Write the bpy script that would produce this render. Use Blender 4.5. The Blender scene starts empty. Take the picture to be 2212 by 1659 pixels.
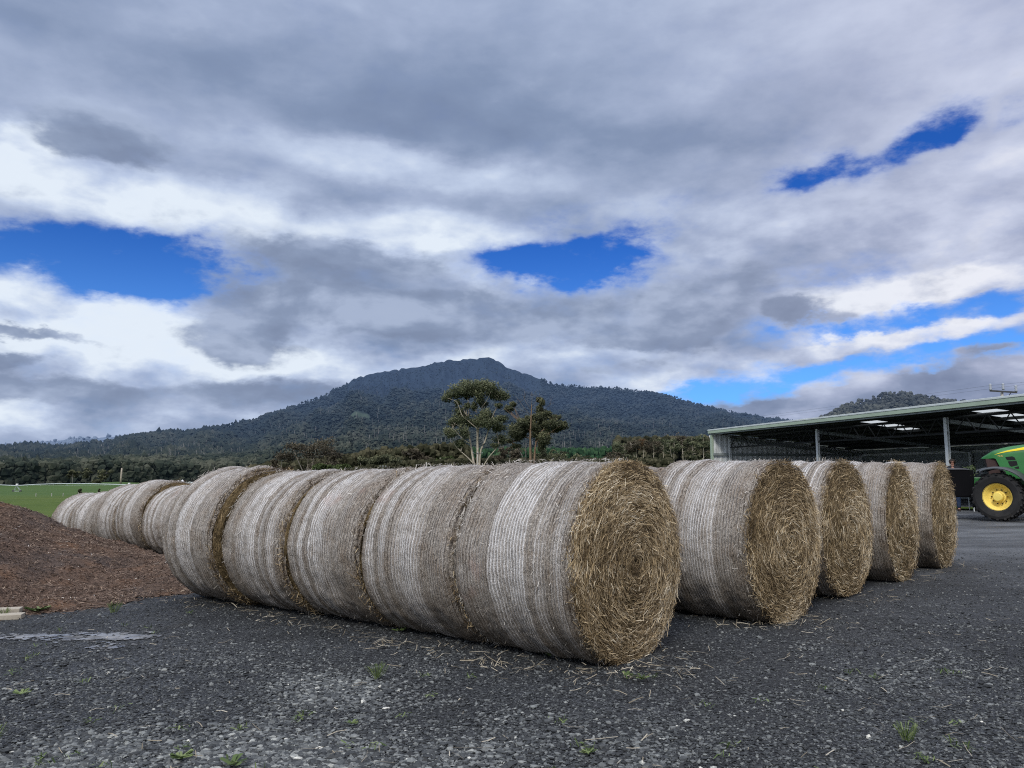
import bpy, bmesh, math, random
import numpy as np
from mathutils import Vector, Matrix
rng = np.random.default_rng(7); random.seed(7)
S = bpy.context.scene; COL = S.collection
R = math.radians
# ------------------------------------------------------------------ camera
F, CX, CY, CAMH = 1661.0, 1106.0, 829.5, 1.5
PITCH = math.atan(194.5 / F)
cp, sp = math.cos(PITCH), math.sin(PITCH)
cam = bpy.data.cameras.new('camera'); co = bpy.data.objects.new('camera', cam); COL.objects.link(co)
cam.sensor_fit = 'HORIZONTAL'; cam.sensor_width = 36; cam.lens = 36 * F / 2212
cam.clip_start = .1; cam.clip_end = 20000
co.location = (0, 0, CAMH); co.rotation_euler = (math.pi / 2 + PITCH, 0, 0)
S.camera = co

def ray(px, py):
    a, b = (px - CX) / F, (CY - py) / F
    return np.array([a, cp - b * sp, sp + b * cp])
def at(px, py, Y):
    d = ray(px, py); t = Y / d[1]
    return np.array([d[0] * t, Y, CAMH + d[2] * t])

# ------------------------------------------------------------------ noise
def _h(ix, iy, iz, s):
    n = (ix.astype(np.int64) * 374761393 + iy.astype(np.int64) * 668265263 + iz.astype(np.int64) * 2147483647 + s * 1442695041) & 0xffffffff
    n = ((n ^ (n >> 13)) * 1274126177) & 0xffffffff
    n = n ^ (n >> 16)
    return (n & 0xffff) / 65535.0
def vn(x, y, z=None, s=0):
    x = np.asarray(x, float); y = np.asarray(y, float)
    z = np.zeros_like(x) if z is None else np.asarray(z, float)
    ix, iy, iz = np.floor(x), np.floor(y), np.floor(z)
    fx, fy, fz = x - ix, y - iy, z - iz
    u, v, w = [f * f * (3 - 2 * f) for f in (fx, fy, fz)]
    r = 0
    for a in (0, 1):
        for b in (0, 1):
            for c in (0, 1):
                r = r + _h(ix + a, iy + b, iz + c, s) * (u if a else 1 - u) * (v if b else 1 - v) * (w if c else 1 - w)
    return r
def fbm(x, y, z=None, o=4, s=0):
    r = 0; a = .5
    x = np.asarray(x, float); y = np.asarray(y, float)
    z = np.zeros_like(x) if z is None else np.asarray(z, float)
    for i in range(o):
        r = r + a * vn(x * 2 ** i, y * 2 ** i, z * 2 ** i, s + i); a *= .5
    return r / (1 - .5 ** o)
def sstep(a, b, x):
    t = np.clip((np.asarray(x, float) - a) / (b - a), 0, 1); return t * t * (3 - 2 * t)

# ------------------------------------------------------------------ objects
def tag(o, label=None, cat=None, group=None, kind=None):
    if label: o['label'] = label
    if cat: o['category'] = cat
    if group: o['group'] = group
    if kind: o['kind'] = kind
    return o
def empty(name, loc, rz=0, label=None, cat=None, group=None):
    o = bpy.data.objects.new(name, None); COL.objects.link(o)
    o.location = [float(c) for c in loc]; o.rotation_euler = (0, 0, rz)
    o.empty_display_size = .2
    return tag(o, label, cat, group)
def mk(name, V, Fs, mats, parent=None, smooth=False, mi=None, shade=None, pshade=None):
    """V (n,3); Fs: list of (m,k) int arrays; one mesh object"""
    V = np.asarray(V, float)
    if not isinstance(Fs, list): Fs = [Fs]
    Fs = [np.asarray(f, np.int32) for f in Fs if len(f)]
    me = bpy.data.meshes.new(name)
    me.vertices.add(len(V)); me.vertices.foreach_set('co', V.astype(np.float32).ravel())
    idx = np.concatenate([f.ravel() for f in Fs])
    tot = np.concatenate([np.full(len(f), f.shape[1], np.int32) for f in Fs])
    st = np.concatenate([[0], np.cumsum(tot)[:-1]]).astype(np.int32)
    me.loops.add(len(idx)); me.loops.foreach_set('vertex_index', idx.astype(np.int32))
    me.polygons.add(len(tot)); me.polygons.foreach_set('loop_start', st); me.polygons.foreach_set('loop_total', tot)
    me.polygons.foreach_set('use_smooth', np.full(len(tot), bool(smooth)))
    if not isinstance(mats, (list, tuple)): mats = [mats]
    for m in mats: me.materials.append(m)
    if mi is not None: me.polygons.foreach_set('material_index', np.asarray(mi, np.int32))
    if shade is not None:
        at_ = me.attributes.new('shade', 'FLOAT', 'FACE'); at_.data.foreach_set('value', np.asarray(shade, np.float32))
    if pshade is not None:
        at_ = me.attributes.new('tone', 'FLOAT', 'POINT'); at_.data.foreach_set('value', np.asarray(pshade, np.float32))
    me.update(calc_edges=True); me.validate()
    o = bpy.data.objects.new(name, me); COL.objects.link(o)
    if parent: o.parent = parent
    return o
class MB:
    """collects shapes, builds ONE mesh"""
    def __init__(s): s.V = []; s.Q = []; s.T = []; s.n = 0; s.qs = []; s.ts = []
    def add(s, V, Q=None, T=None, sh=.5):
        V = np.asarray(V, float)
        if Q is not None and len(Q):
            Q = np.asarray(Q); s.Q.append(Q + s.n); s.qs.append(np.full(len(Q), sh) if np.isscalar(sh) else np.asarray(sh))
        if T is not None and len(T):
            T = np.asarray(T); s.T.append(T + s.n); s.ts.append(np.full(len(T), sh) if np.isscalar(sh) else np.asarray(sh))
        s.V.append(V); s.n += len(V); return s
    def box(s, c, d, rz=0, rx=0, ry=0, sh=.5, taper=1):
        c = np.array(c, float); d = np.array(d, float) / 2
        v = np.array([[x, y, z] for z in (-1, 1) for y in (-1, 1) for x in (-1, 1)], float)
        v[4:, :2] *= taper
        v = v * d
        M = np.array(Matrix.Rotation(rz, 3, 'Z') @ Matrix.Rotation(ry, 3, 'Y') @ Matrix.Rotation(rx, 3, 'X'))
        return s.add(v @ M.T + c, [[0, 2, 3, 1], [4, 5, 7, 6], [0, 1, 5, 4], [2, 6, 7, 3], [0, 4, 6, 2], [1, 3, 7, 5]], sh=sh)
    def tube(s, pts, rad, k=8, sh=.5, cap=True):
        P = np.asarray(pts, float); n = len(P); rad = np.full(n, rad) if np.isscalar(rad) else np.asarray(rad)
        V = []
        for i in range(n):
            t = P[min(i + 1, n - 1)] - P[max(i - 1, 0)]; t = t / (np.linalg.norm(t) + 1e-9)
            a = np.array([0, 0, 1.]) if abs(t[2]) < .9 else np.array([1., 0, 0])
            u = np.cross(t, a); u /= np.linalg.norm(u); w = np.cross(t, u)
            an = np.arange(k) * 2 * math.pi / k
            V.append(P[i] + rad[i] * (np.cos(an)[:, None] * u + np.sin(an)[:, None] * w))
        V = np.concatenate(V); Q = []
        for i in range(n - 1):
            for j in range(k): Q.append([i * k + j, i * k + (j + 1) % k, (i + 1) * k + (j + 1) % k, (i + 1) * k + j])
        T = []
        if cap:
            V = np.vstack([V, P[0], P[-1]]); m = n * k
            for j in range(k):
                T.append([m, (j + 1) % k, j]); T.append([m + 1, (n - 1) * k + j, (n - 1) * k + (j + 1) % k])
        return s.add(V, Q, T, sh)
    def lathe(s, prof, k=32, axis='Y', c=(0, 0, 0), sh=.5):
        """prof: (r, h) pairs around axis"""
        prof = np.asarray(prof, float); n = len(prof); an = np.arange(k) * 2 * math.pi / k
        V = []
        for r, h in prof:
            a, b = r * np.cos(an), r * np.sin(an)
            V.append(np.stack([a, np.full(k, h), b], 1) if axis == 'Y' else (np.stack([a, b, np.full(k, h)], 1) if axis == 'Z' else np.stack([np.full(k, h), a, b], 1)))
        Q = []
        for i in range(n - 1):
            for j in range(k): Q.append([i * k + j, i * k + (j + 1) % k, (i + 1) * k + (j + 1) % k, (i + 1) * k + j])
        return s.add(np.concatenate(V) + np.array(c), Q, sh=sh)
    def prism(s, poly, y0, y1, sh=.5):
        """poly in x,z extruded along y"""
        n = len(poly); V = np.array([[p[0], y0, p[1]] for p in poly] + [[p[0], y1, p[1]] for p in poly])
        s.add(V, [[i, (i + 1) % n, n + (i + 1) % n, n + i] for i in range(n)], sh=sh)
        s._ng = getattr(s, '_ng', []) + [[s.n - 2 * n + i for i in range(n)][::-1], [s.n - n + i for i in range(n)]]
        return s
    def build(s, name, mat, parent=None, smooth=False, bevel=0):
        fs = []; sh = []
        if s.Q: fs.append(np.concatenate(s.Q)); sh.append(np.concatenate(s.qs))
        if s.T: fs.append(np.concatenate(s.T)); sh.append(np.concatenate(s.ts))
        for g in getattr(s, '_ng', []): fs.append(np.array([g])); sh.append(np.array([.5]))
        o = mk(name, np.concatenate(s.V), fs, mat, parent, smooth, shade=np.concatenate(sh))
        if bevel:
            b = o.modifiers.new('bevel', 'BEVEL'); b.width = bevel; b.segments = 2; b.limit_method = 'ANGLE'; b.angle_limit = R(35)
        return o
def ribbons(C, D, W, L, up=None):
    """thin flat blades: centre, direction, width, length -> V, Q (bent in the middle)"""
    n = len(C); D = D / np.linalg.norm(D, axis=1)[:, None]
    rv = rng.normal(size=(n, 3)) if up is None else up + rng.normal(size=(n, 3)) * .35
    sd = np.cross(D, rv); sd /= np.linalg.norm(sd, axis=1)[:, None] + 1e-9
    nn = np.cross(D, sd)
    W = W[:, None]; L = L[:, None]
    bend = nn * L * rng.normal(0, .07, (n, 1))
    V = np.stack([C - D * L / 2 - sd * W / 2, C - D * L / 2 + sd * W / 2, C + bend - sd * W / 2, C + bend + sd * W / 2,
                  C + D * L / 2 - sd * W / 2, C + D * L / 2 + sd * W / 2], 1).reshape(-1, 3)
    b = np.arange(n)[:, None] * 6
    Q = np.concatenate([b + np.array([[0, 1, 3, 2]]), b + np.array([[2, 3, 5, 4]])], 1).reshape(-1, 4)
    return V, Q
def ico(sub=0):
    bm = bmesh.new(); bmesh.ops.create_icosphere(bm, subdivisions=sub + 1, radius=1)
    V = np.array([v.co[:] for v in bm.verts]); T = np.array([[v.index for v in f.verts] for f in bm.faces]); bm.free()
    return V, T
ICO0, ICO1 = ico(0), ico(1)
def blobs(C, Rad, base=ICO0, rough=.25):
    V, T = base; n = len(C); Rad = np.asarray(Rad)
    if Rad.ndim == 1: Rad = np.stack([Rad, Rad, Rad], 1)
    P = V[None] * (1 + rng.normal(0, rough, (n, len(V), 1)))
    P = P * Rad[:, None, :] + C[:, None, :]
    TT = (T[None] + (np.arange(n) * len(V))[:, None, None]).reshape(-1, 3)
    return P.reshape(-1, 3), TT, len(T)

# ------------------------------------------------------------------ materials
class NT:
    def __init__(s, tree): s.t = tree; s.n = tree.nodes; s.l = tree.links
    def node(s, typ, **kw):
        n = s.n.new(typ)
        for k, v in kw.items(): setattr(n, k, v)
        return n
    def put(s, sock, v):
        if isinstance(v, bpy.types.NodeSocket): s.l.new(v, sock)
        elif v is not None: sock.default_value = v
    def m(s, op, a, b=None, c=None, clamp=False):
        n = s.node('ShaderNodeMath', operation=op, use_clamp=clamp)
        for i, v in enumerate((a, b, c)):
            if v is not None: s.put(n.inputs[i], v)
        return n.outputs[0]
    def vm(s, op, a, b=None, sc=None):
        n = s.node('ShaderNodeVectorMath', operation=op)
        s.put(n.inputs[0], a)
        if b is not None: s.put(n.inputs[1], b)
        if sc is not None: s.put(n.inputs['Scale'], sc)
        return n.outputs['Value'] if op in ('LENGTH', 'DOT_PRODUCT', 'DISTANCE') else n.outputs[0]
    def noise(s, vec, scale, detail=4, rough=.55, dist=0, dim='3D', w=None, lac=2):
        n = s.node('ShaderNodeTexNoise', noise_dimensions=dim)
        if vec is not None: s.put(n.inputs['Vector'], vec)
        if w is not None: s.put(n.inputs['W'], w)
        for k, v in (('Scale', scale), ('Detail', detail), ('Roughness', rough), ('Distortion', dist), ('Lacunarity', lac)): s.put(n.inputs[k], v)
        return n
    def ramp(s, fac, stops, interp='LINEAR'):
        n = s.node('ShaderNodeValToRGB'); cr = n.color_ramp; cr.interpolation = interp
        while len(cr.elements) < len(stops): cr.elements.new(.5)
        for e, (p, c) in zip(cr.elements, stops):
            e.position = p; e.color = (c if len(c) == 4 else (*c, 1)) if not np.isscalar(c) else (c, c, c, 1)
        s.put(n.inputs[0], fac); return n.outputs[0]
    def mr(s, v, a, b, c=0., d=1., smooth=True):
        n = s.node('ShaderNodeMapRange', interpolation_type='SMOOTHSTEP' if smooth else 'LINEAR')
        for i, x in enumerate((v, a, b, c, d)): s.put(n.inputs[i], x)
        return n.outputs[0]
    def mix(s, f, a, b, blend='MIX'):
        n = s.node('ShaderNodeMix', data_type='RGBA', blend_type=blend)
        s.put(n.inputs[0], f)
        for k, v in ((6, a), (7, b)):
            s.put(n.inputs[k], (*v, 1) if isinstance(v, (tuple, list)) and len(v) == 3 else v)
        return n.outputs[2]
    def comb(s, x, y, z):
        n = s.node('ShaderNodeCombineXYZ')
        for i, v in enumerate((x, y, z)): s.put(n.inputs[i], v)
        return n.outputs[0]
    def sep(s, v):
        n = s.node('ShaderNodeSeparateXYZ'); s.put(n.inputs[0], v); return n.outputs
    def attr(s, name):
        return s.node('ShaderNodeAttribute', attribute_name=name).outputs['Fac']
    def bump(s, h, strength=.5, dist=.02):
        n = s.node('ShaderNodeBump'); s.put(n.inputs['Height'], h); n.inputs['Strength'].default_value = strength; n.inputs['Distance'].default_value = dist
        return n.outputs[0]
def mat(name):
    m = bpy.data.materials.new(name); m.use_nodes = True
    t = NT(m.node_tree); b = t.n['Principled BSDF']
    b.inputs['Specular IOR Level'].default_value = .3
    return m, t, b
def simple(name, col, rough=.6, var=.25, scale=6, metal=0, bump=0, spec=.3, dirt=None):
    m, t, b = mat(name)
    tc = t.node('ShaderNodeTexCoord').outputs['Object']
    n = t.noise(tc, scale, 5).outputs[0]
    k = t.mr(n, .25, .75, 1 - var, 1 + var, False)
    c = t.vm('SCALE', (*col,), sc=k)
    if dirt:
        n2 = t.noise(tc, scale * .5, 6, .65).outputs[0]
        c = t.mix(t.mr(n2, .5, .75, 0, .6), c, dirt)
    t.put(b.inputs['Base Color'], c); b.inputs['Roughness'].default_value = rough
    b.inputs['Metallic'].default_value = metal; b.inputs['Specular IOR Level'].default_value = spec
    if bump: t.put(b.inputs['Normal'], t.bump(t.noise(tc, scale * 5, 4).outputs[0], bump, .01))
    return m
def shaded(name, stops, rough=.85, nscale=0, spec=.2, transl=0, bumpd=0):
    """colour from the per-face 'shade' attribute through a ramp"""
    m, t, b = mat(name)
    f = t.attr('shade')
    if nscale:
        tc = t.node('ShaderNodeTexCoord').outputs['Object']
        f = t.m('ADD', f, t.mr(t.noise(tc, nscale, 4).outputs[0], .2, .8, -.15, .15, False))
        if bumpd: t.put(b.inputs['Normal'], t.bump(t.noise(tc, nscale, 3).outputs[0], .8, bumpd))
    c = t.ramp(f, stops)
    t.put(b.inputs['Base Color'], c); b.inputs['Roughness'].default_value = rough; b.inputs['Specular IOR Level'].default_value = spec
    if transl:
        tr = t.node('ShaderNodeBsdfTranslucent'); t.put(tr.inputs[0], c)
        mx = t.node('ShaderNodeMixShader'); mx.inputs[0].default_value = transl
        t.l.new(b.outputs[0], mx.inputs[1]); t.l.new(tr.outputs[0], mx.inputs[2])
        t.l.new(mx.outputs[0], t.n['Material Output'].inputs[0])
    return m

# ---- bale materials
def net_material():
    m, t, b = mat('net_wrap_hay')
    tc = t.node('ShaderNodeTexCoord').outputs['Object']
    rnd = t.m('MULTIPLY', t.node('ShaderNodeObjectInfo').outputs['Random'], 40.)
    x, y, z = t.sep(tc)
    ang = t.m('ARCTAN2', y, t.m('SUBTRACT', z, .78))
    # wobble of the strands
    wob = t.noise(t.comb(t.m('MULTIPLY', x, 2.), t.m('MULTIPLY', ang, 1.2), rnd), 1.6, 3).outputs[0]
    xw = t.m('ADD', x, t.m('MULTIPLY', t.m('SUBTRACT', wob, .5), .05))
    fine = t.noise(t.comb(t.m('MULTIPLY', x, 60.), t.m('MULTIPLY', ang, 14.), rnd), 1., 3, .7).outputs[0]
    line = t.m('SINE', t.m('MULTIPLY', t.m('ADD', xw, t.m('MULTIPLY', fine, .012)), 2 * math.pi * 31))
    line = t.mr(line, -.25, .95)
    # wide bands: dense net / thin net
    bw = t.comb(t.m('ADD', t.m('MULTIPLY', xw, 1.), rnd), t.m('MULTIPLY', ang, .05), 3.3)
    band = t.noise(bw, 4.2, 3, .6).outputs[0]
    nb_ = t.mr(band, .38, .6)
    sg = t.m('SUBTRACT', t.m('MULTIPLY', t.m('GREATER_THAN', t.m('FRACT', t.m('MULTIPLY', rnd, .731)), .35), 2.), 1.)
    u_ = t.m('ADD', t.m('MULTIPLY', t.m('MULTIPLY', xw, sg), 1 / 1.22), t.m('ADD', .5, t.m('MULTIPLY', t.m('SUBTRACT', t.m('FRACT', t.m('MULTIPLY', rnd, 1.37)), .5), .09)))
    prof = t.ramp(u_, [(0., .12), (.07, .15), (.10, .85), (.16, .9), (.18, .10), (.22, .12), (.24, .9), (.30, .85), (.325, .12), (.36, .15), (.385, 1.), (.66, .95), (.69, .12), (.78, .32), (.88, .12), (.94, .45), (1., .12)])
    band = t.m('MULTIPLY', prof, t.m('ADD', .42, t.m('MULTIPLY', nb_, .6)), clamp=True)
    strp = t.noise(t.comb(t.m('ADD', xw, t.m('MULTIPLY', rnd, 3.)), 7.7, t.m('MULTIPLY', ang, .03)), 13., 1, .4).outputs[0]
    strp = t.mr(strp, .36, .5)
    # straw below the net
    sn = t.noise(t.comb(t.m('MULTIPLY', x, 70.), t.m('MULTIPLY', ang, 30.), rnd), 1., 5, .7, .6).outputs[0]
    sn2 = t.noise(t.comb(t.m('MULTIPLY', x, 9.), t.m('MULTIPLY', ang, 7.), rnd), 1., 4, .6).outputs[0]
    v1 = t.noise(tc, 5., 5, .65).outputs[0]
    sf = t.noise(t.comb(t.m('MULTIPLY', x, 130.), t.m('MULTIPLY', ang, 75.), rnd), 1., 2, .6, 1.2).outputs[0]
    sn = t.m('ADD', t.m('MULTIPLY', sn, .5), t.m('MULTIPLY', sf, .5))
    straw = t.ramp(sn, [(.33, (.035, .029, .024)), (.46, (.19, .163, .135)), (.54, (.36, .32, .275)), (.66, (.66, .62, .55))])
    straw = t.mix(t.mr(v1, .42, .68, 0, .7), straw, t.vm('MULTIPLY', straw, (.68, .58, .48)))
    groove = t.mr(t.m('SINE', t.m('MULTIPLY', xw, 2 * math.pi * 27)), .55, .95)
    gpatch = t.mr(t.noise(t.comb(t.m('MULTIPLY', x, 3.), t.m('MULTIPLY', ang, 3.), t.m('ADD', rnd, 5.)), 1.4, 2).outputs[0], .40, .56)
    straw = t.mix(t.m('MULTIPLY', t.m('MULTIPLY', groove, gpatch), .8), straw, (.035, .026, .022))
    bottom = t.mr(z, .05, .85, 1., 0.)  # lower wrap browner and damp, plus shading painted into the colour
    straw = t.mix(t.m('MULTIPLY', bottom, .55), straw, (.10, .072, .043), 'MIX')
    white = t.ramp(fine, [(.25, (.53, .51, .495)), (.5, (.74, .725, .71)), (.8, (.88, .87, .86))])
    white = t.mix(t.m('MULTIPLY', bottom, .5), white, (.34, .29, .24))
    # knots: zig-zag diagonals between strands
    zz = t.noise(t.comb(t.m('MULTIPLY', xw, 95.), t.m('MULTIPLY', ang, 75.), rnd), 1., 1, .5).outputs[0]
    zz = t.mr(zz, .46, .60)
    cov = t.m('MULTIPLY', line, t.m('ADD', t.m('MULTIPLY', band, .75), .05))
    cov = t.m('ADD', cov, t.m('MULTIPLY', band, .26))
    cov = t.m('ADD', cov, t.m('MULTIPLY', t.m('MULTIPLY', zz, band), .30))
    cov = t.m('MULTIPLY', cov, t.m('ADD', .6, t.m('MULTIPLY', strp, .4)))
    cov = t.m('MULTIPLY', cov, t.mr(sn2, .25, .6, .55, 1.1))
    # worn near the ends, the straw shows
    worn = t.mr(t.m('ADD', t.m('ABSOLUTE', x), t.m('MULTIPLY', t.m('SUBTRACT', sn2, .5), .3)), .42, .62, 1., .12)
    cov = t.m('MULTIPLY', cov, worn, clamp=True)
    c = t.mix(cov, straw, white)
    # faint pink stain
    st = t.noise(t.comb(x, t.m('MULTIPLY', ang, .8), t.m('MULTIPLY', rnd, 2.)), 2.2, 2).outputs[0]
    c = t.mix(t.mr(st, .66, .80, 0., .22), c, (.50, .27, .22))
    t.put(b.inputs['Base Color'], c); b.inputs['Roughness'].default_value = .85; b.inputs['Specular IOR Level'].default_value = .15
    h = t.m('ADD', t.m('MULTIPLY', line, .45), t.m('MULTIPLY', sn, 1.6))
    t.put(b.inputs['Normal'], t.bump(h, .9, .02))
    return m
def face_material():
    m, t, b = mat('straw_face')
    tc = t.node('ShaderNodeTexCoord').outputs['Object']
    rnd = t.m('MULTIPLY', t.node('ShaderNodeObjectInfo').outputs['Random'], 40.)
    x, y, z = t.sep(tc)
    zc = t.m('SUBTRACT', z, .78)
    r = t.m('SQRT', t.m('ADD', t.m('MULTIPLY', y, y), t.m('MULTIPLY', zc, zc)))
    ang = t.m('ARCTAN2', y, zc)
    n = t.noise(t.comb(t.m('MULTIPLY', r, 55.), t.m('MULTIPLY', t.m('SINE', ang), 8.), t.m('ADD', t.m('MULTIPLY', t.m('COSINE', ang), 8.), rnd)), 1., 5, .7).outputs[0]
    v = t.noise(tc, 3.5, 4).outputs[0]
    n = t.m('ADD', n, t.m('MULTIPLY', t.m('SUBTRACT', v, .5), .5))
    c = t.ramp(n, [(.28, (.035, .026, .014)), (.45, (.14, .105, .055)), (.62, (.26, .19, .10)), (.8, (.5, .4, .25))])
    t.put(b.inputs['Base Color'], c); b.inputs['Roughness'].default_value = .9; b.inputs['Specular IOR Level'].default_value = .1
    t.put(b.inputs['Normal'], t.bump(n, 1., .04))
    return m
M = {}
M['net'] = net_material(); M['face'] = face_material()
M['straw'] = shaded('straw_blades', [(0, (.045, .031, .017)), (.3, (.20, .142, .075)), (.55, (.45, .34, .19)), (.8, (.70, .57, .37)), (1, (.90, .81, .62))], .7, spec=.25, transl=.15)
M['stray'] = shaded('stray_straw', [(0, (.07, .058, .04)), (.5, (.30, .26, .19)), (1, (.66, .61, .50))], .8)
M['straw_grey'] = shaded('weathered_straw', [(0, (.06, .05, .04)), (.5, (.36, .33, .29)), (1, (.74, .71, .66))], .8)
def gravel_material():
    m, t, b = mat('gravel_ground')
    tc = t.node('ShaderNodeTexCoord').outputs['Object']
    big = t.noise(tc, .55, 5, .6).outputs[0]
    mid = t.noise(tc, 3., 4, .6).outputs[0]
    vo = t.node('ShaderNodeTexVoronoi'); t.put(vo.inputs['Vector'], tc); vo.inputs['Scale'].default_value = 62.
    rnd = t.sep(vo.outputs['Color'])[0]
    vo2 = t.node('ShaderNodeTexVoronoi'); t.put(vo2.inputs['Vector'], tc); vo2.inputs['Scale'].default_value = 150.
    rnd2 = t.sep(vo2.outputs['Color'])[0]
    f = t.m('ADD', t.m('MULTIPLY', rnd, .5), t.m('MULTIPLY', rnd2, .5))
    c = t.ramp(f, [(.12, (.008, .0088, .0105)), (.45, (.022, .0245, .028)), (.7, (.050, .055, .060)), (.92, (.16, .167, .172))])
    x, y, z = t.sep(tc)
    # drier, paler ground further out on the right
    dry = t.m('MULTIPLY', t.mr(y, 6., 18.), t.mr(t.m('SUBTRACT', x, t.m('MULTIPLY', y, .30)), -1., 4.))
    dry = t.m('MULTIPLY', dry, t.mr(t.noise(t.vm('MULTIPLY', tc, (.35, 1.4, 1.)), .8, 4).outputs[0], .3, .7, .35, 1.))
    c = t.mix(t.m('MULTIPLY', dry, .62), c, (.205, .215, .225))
    c = t.vm('SCALE', c, sc=t.mr(big, .3, .7, .5, 1.4, False))
    # wheel tracks towards the shed, packed and darker
    tv = t.m('ADD', t.m('SUBTRACT', x, t.m('MULTIPLY', y, .42)), t.m('ADD', -.6, t.m('MULTIPLY', t.m('SUBTRACT', t.noise(tc, .16, 2).outputs[0], .5), 1.6)))
    tw = t.m('ABSOLUTE', t.m('SUBTRACT', t.m('ABSOLUTE', tv), .95))
    trk = t.m('MULTIPLY', t.mr(tw, .12, .42, 1., 0.), t.mr(t.noise(tc, 1.1, 4).outputs[0], .35, .6))
    c = t.mix(t.m('MULTIPLY', trk, .55), c, (.030, .032, .035))
    # brown dust stains
    br = t.noise(tc, .9, 5, .65).outputs[0]
    c = t.mix(t.mr(br, .58, .75, 0, .35), c, (.10, .085, .055))
    t.put(b.inputs['Base Color'], c)
    t.put(b.inputs['Roughness'], t.mr(mid, .3, .7, .55, .85))
    b.inputs['Specular IOR Level'].default_value = .3
    h = t.m('ADD', t.m('MULTIPLY', vo.outputs['Distance'], -1.), t.m('MULTIPLY', vo2.outputs['Distance'], -.5))
    t.put(b.inputs['Normal'], t.bump(h, .9, .014))
    return m
M['gravel'] = gravel_material()
M['stone'] = shaded('crushed_stone', [(0, (.010, .011, .013)), (.4, (.050, .055, .058)), (.75, (.165, .175, .172)), (.95, (.33, .34, .315)), (1, (.58, .57, .51))], .7, nscale=40, spec=.35)
M['leafgreen'] = shaded('weed_leaf', [(0, (.04, .065, .02)), (.5, (.10, .145, .05)), (1, (.24, .29, .13))], .6, transl=.2)

# ------------------------------------------------------------------ ground heights
def zyard(x, y):
    return np.clip(np.where(np.asarray(x) > 6, .0118 * 6 + .019 * (np.asarray(x, float) - 6), .0118 * np.asarray(x, float)), -.22, .28) + 0 * np.asarray(y, float)
def zfar(x, y):
    x = np.asarray(x, float); y = np.asarray(y, float)
    r = np.hypot(x, y); px = CX + F * np.clip(x / np.maximum(y, 1e-3), -3, 3)
    px = np.where(y <= 0, np.where(x < 0, -800, 3000), px)
    left = np.interp(r, [0, 22, 60, 390, 600, 1200, 9000], [-.2, -.25, -1.0, -7.6, -6.2, -2, 0])
    right = np.interp(r, [0, 40, 120, 250, 520, 900, 9000], [-.1, -.05, .9, 3.2, 8.5, 18, 18])
    hump = np.exp(-((px - 250) / 90) ** 2) * 3.2 * np.exp(-((r - 560) / 90) ** 2)
    w = sstep(430, 1000, px)
    return left * (1 - w) + right * w + hump + (vn(x / 30, y / 30, s=3) - .5) * np.clip(r / 150, 0, .8)
def zg(x, y): return float(zyard(x, y))

# yard sheet
xs = np.concatenate([np.arange(-26, -10, 1.), np.arange(-10, 10, .25), np.arange(10, 46, 1.)]); ys = np.concatenate([np.arange(-14, 2, 1.), np.arange(2, 14, .25), np.arange(14, 60.5, 1.)])
gx, gy = np.meshgrid(xs, ys); gz = zyard(gx, gy) + (fbm(gx * .8, gy * .8, s=5) - .5) * .03
V = np.stack([gx, gy, gz], 2).reshape(-1, 3); nx = len(xs)
i, j = np.meshgrid(np.arange(nx - 1), np.arange(len(ys) - 1)); a = (j * nx + i).ravel()
Q = np.stack([a, a + 1, a + nx + 1, a + nx], 1)
cxq = V[Q].mean(1)
edge = 21.5 + 3 * (fbm(cxq[:, 0] * .25, cxq[:, 0] * 0 + 3, s=9) - .5) + np.clip(cxq[:, 0] + 2, 0, 40) * 3.5
keep = (cxq[:, 1] < edge) & (cxq[:, 1] < 58)
tag(mk('gravel_yard', V, Q[keep], M['gravel'], smooth=True), kind='structure')

# field
def grass_material():
    m, t, b = mat('field_grass')
    tc = t.node('ShaderNodeTexCoord').outputs['Object']
    n = t.noise(tc, .06, 6, .6).outputs[0]; n2 = t.noise(tc, 1.6, 6, .7).outputs[0]; n3 = t.noise(t.vm('MULTIPLY', tc, (.4, 2., 1.)), .05, 3).outputs[0]
    f = t.m('ADD', t.m('MULTIPLY', n, .5), t.m('ADD', t.m('MULTIPLY', n2, .3), t.m('MULTIPLY', n3, .2)))
    c = t.ramp(f, [(.3, (.035, .062, .014)), (.5, (.072, .108, .022)), (.7, (.12, .14, .036))])
    y = t.sep(tc)[1]
    c = t.mix(t.mr(y, 120., 420., 0., .6), c, (.055, .105, .036))
    t.put(b.inputs['Base Color'], c); b.inputs['Roughness'].default_value = .9; b.inputs['Specular IOR Level'].default_value = .1
    t.put(b.inputs['Normal'], t.bump(n2, .6, .1))
    return m
M['grass'] = grass_material()
rr = np.concatenate([[.5], np.geomspace(6, 9000, 110)]); aa = np.linspace(0, 2 * math.pi, 241)[:-1]
A, RR = np.meshgrid(aa, rr); fx, fy = RR * np.sin(A), RR * np.cos(A)
fz = zfar(fx, fy)
# keep the field below the yard sheet where the yard lies on it
uy = (fx > -30) & (fx < 50) & (fy > -20) & (fy < 70)
fz = np.where(uy & (RR < 75), np.minimum(fz, zyard(fx, fy) - .12), fz)
V = np.stack([fx, fy, fz], 2).reshape(-1, 3); n = len(aa)
i, j = np.meshgrid(np.arange(n), np.arange(len(rr) - 1)); a = (j * n + i).ravel(); b2 = (j * n + (i + 1) % n).ravel()
tag(mk('grass_field', V, np.stack([a, a + n, b2 + n, b2], 1), M['grass'], smooth=True), kind='structure')

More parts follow.
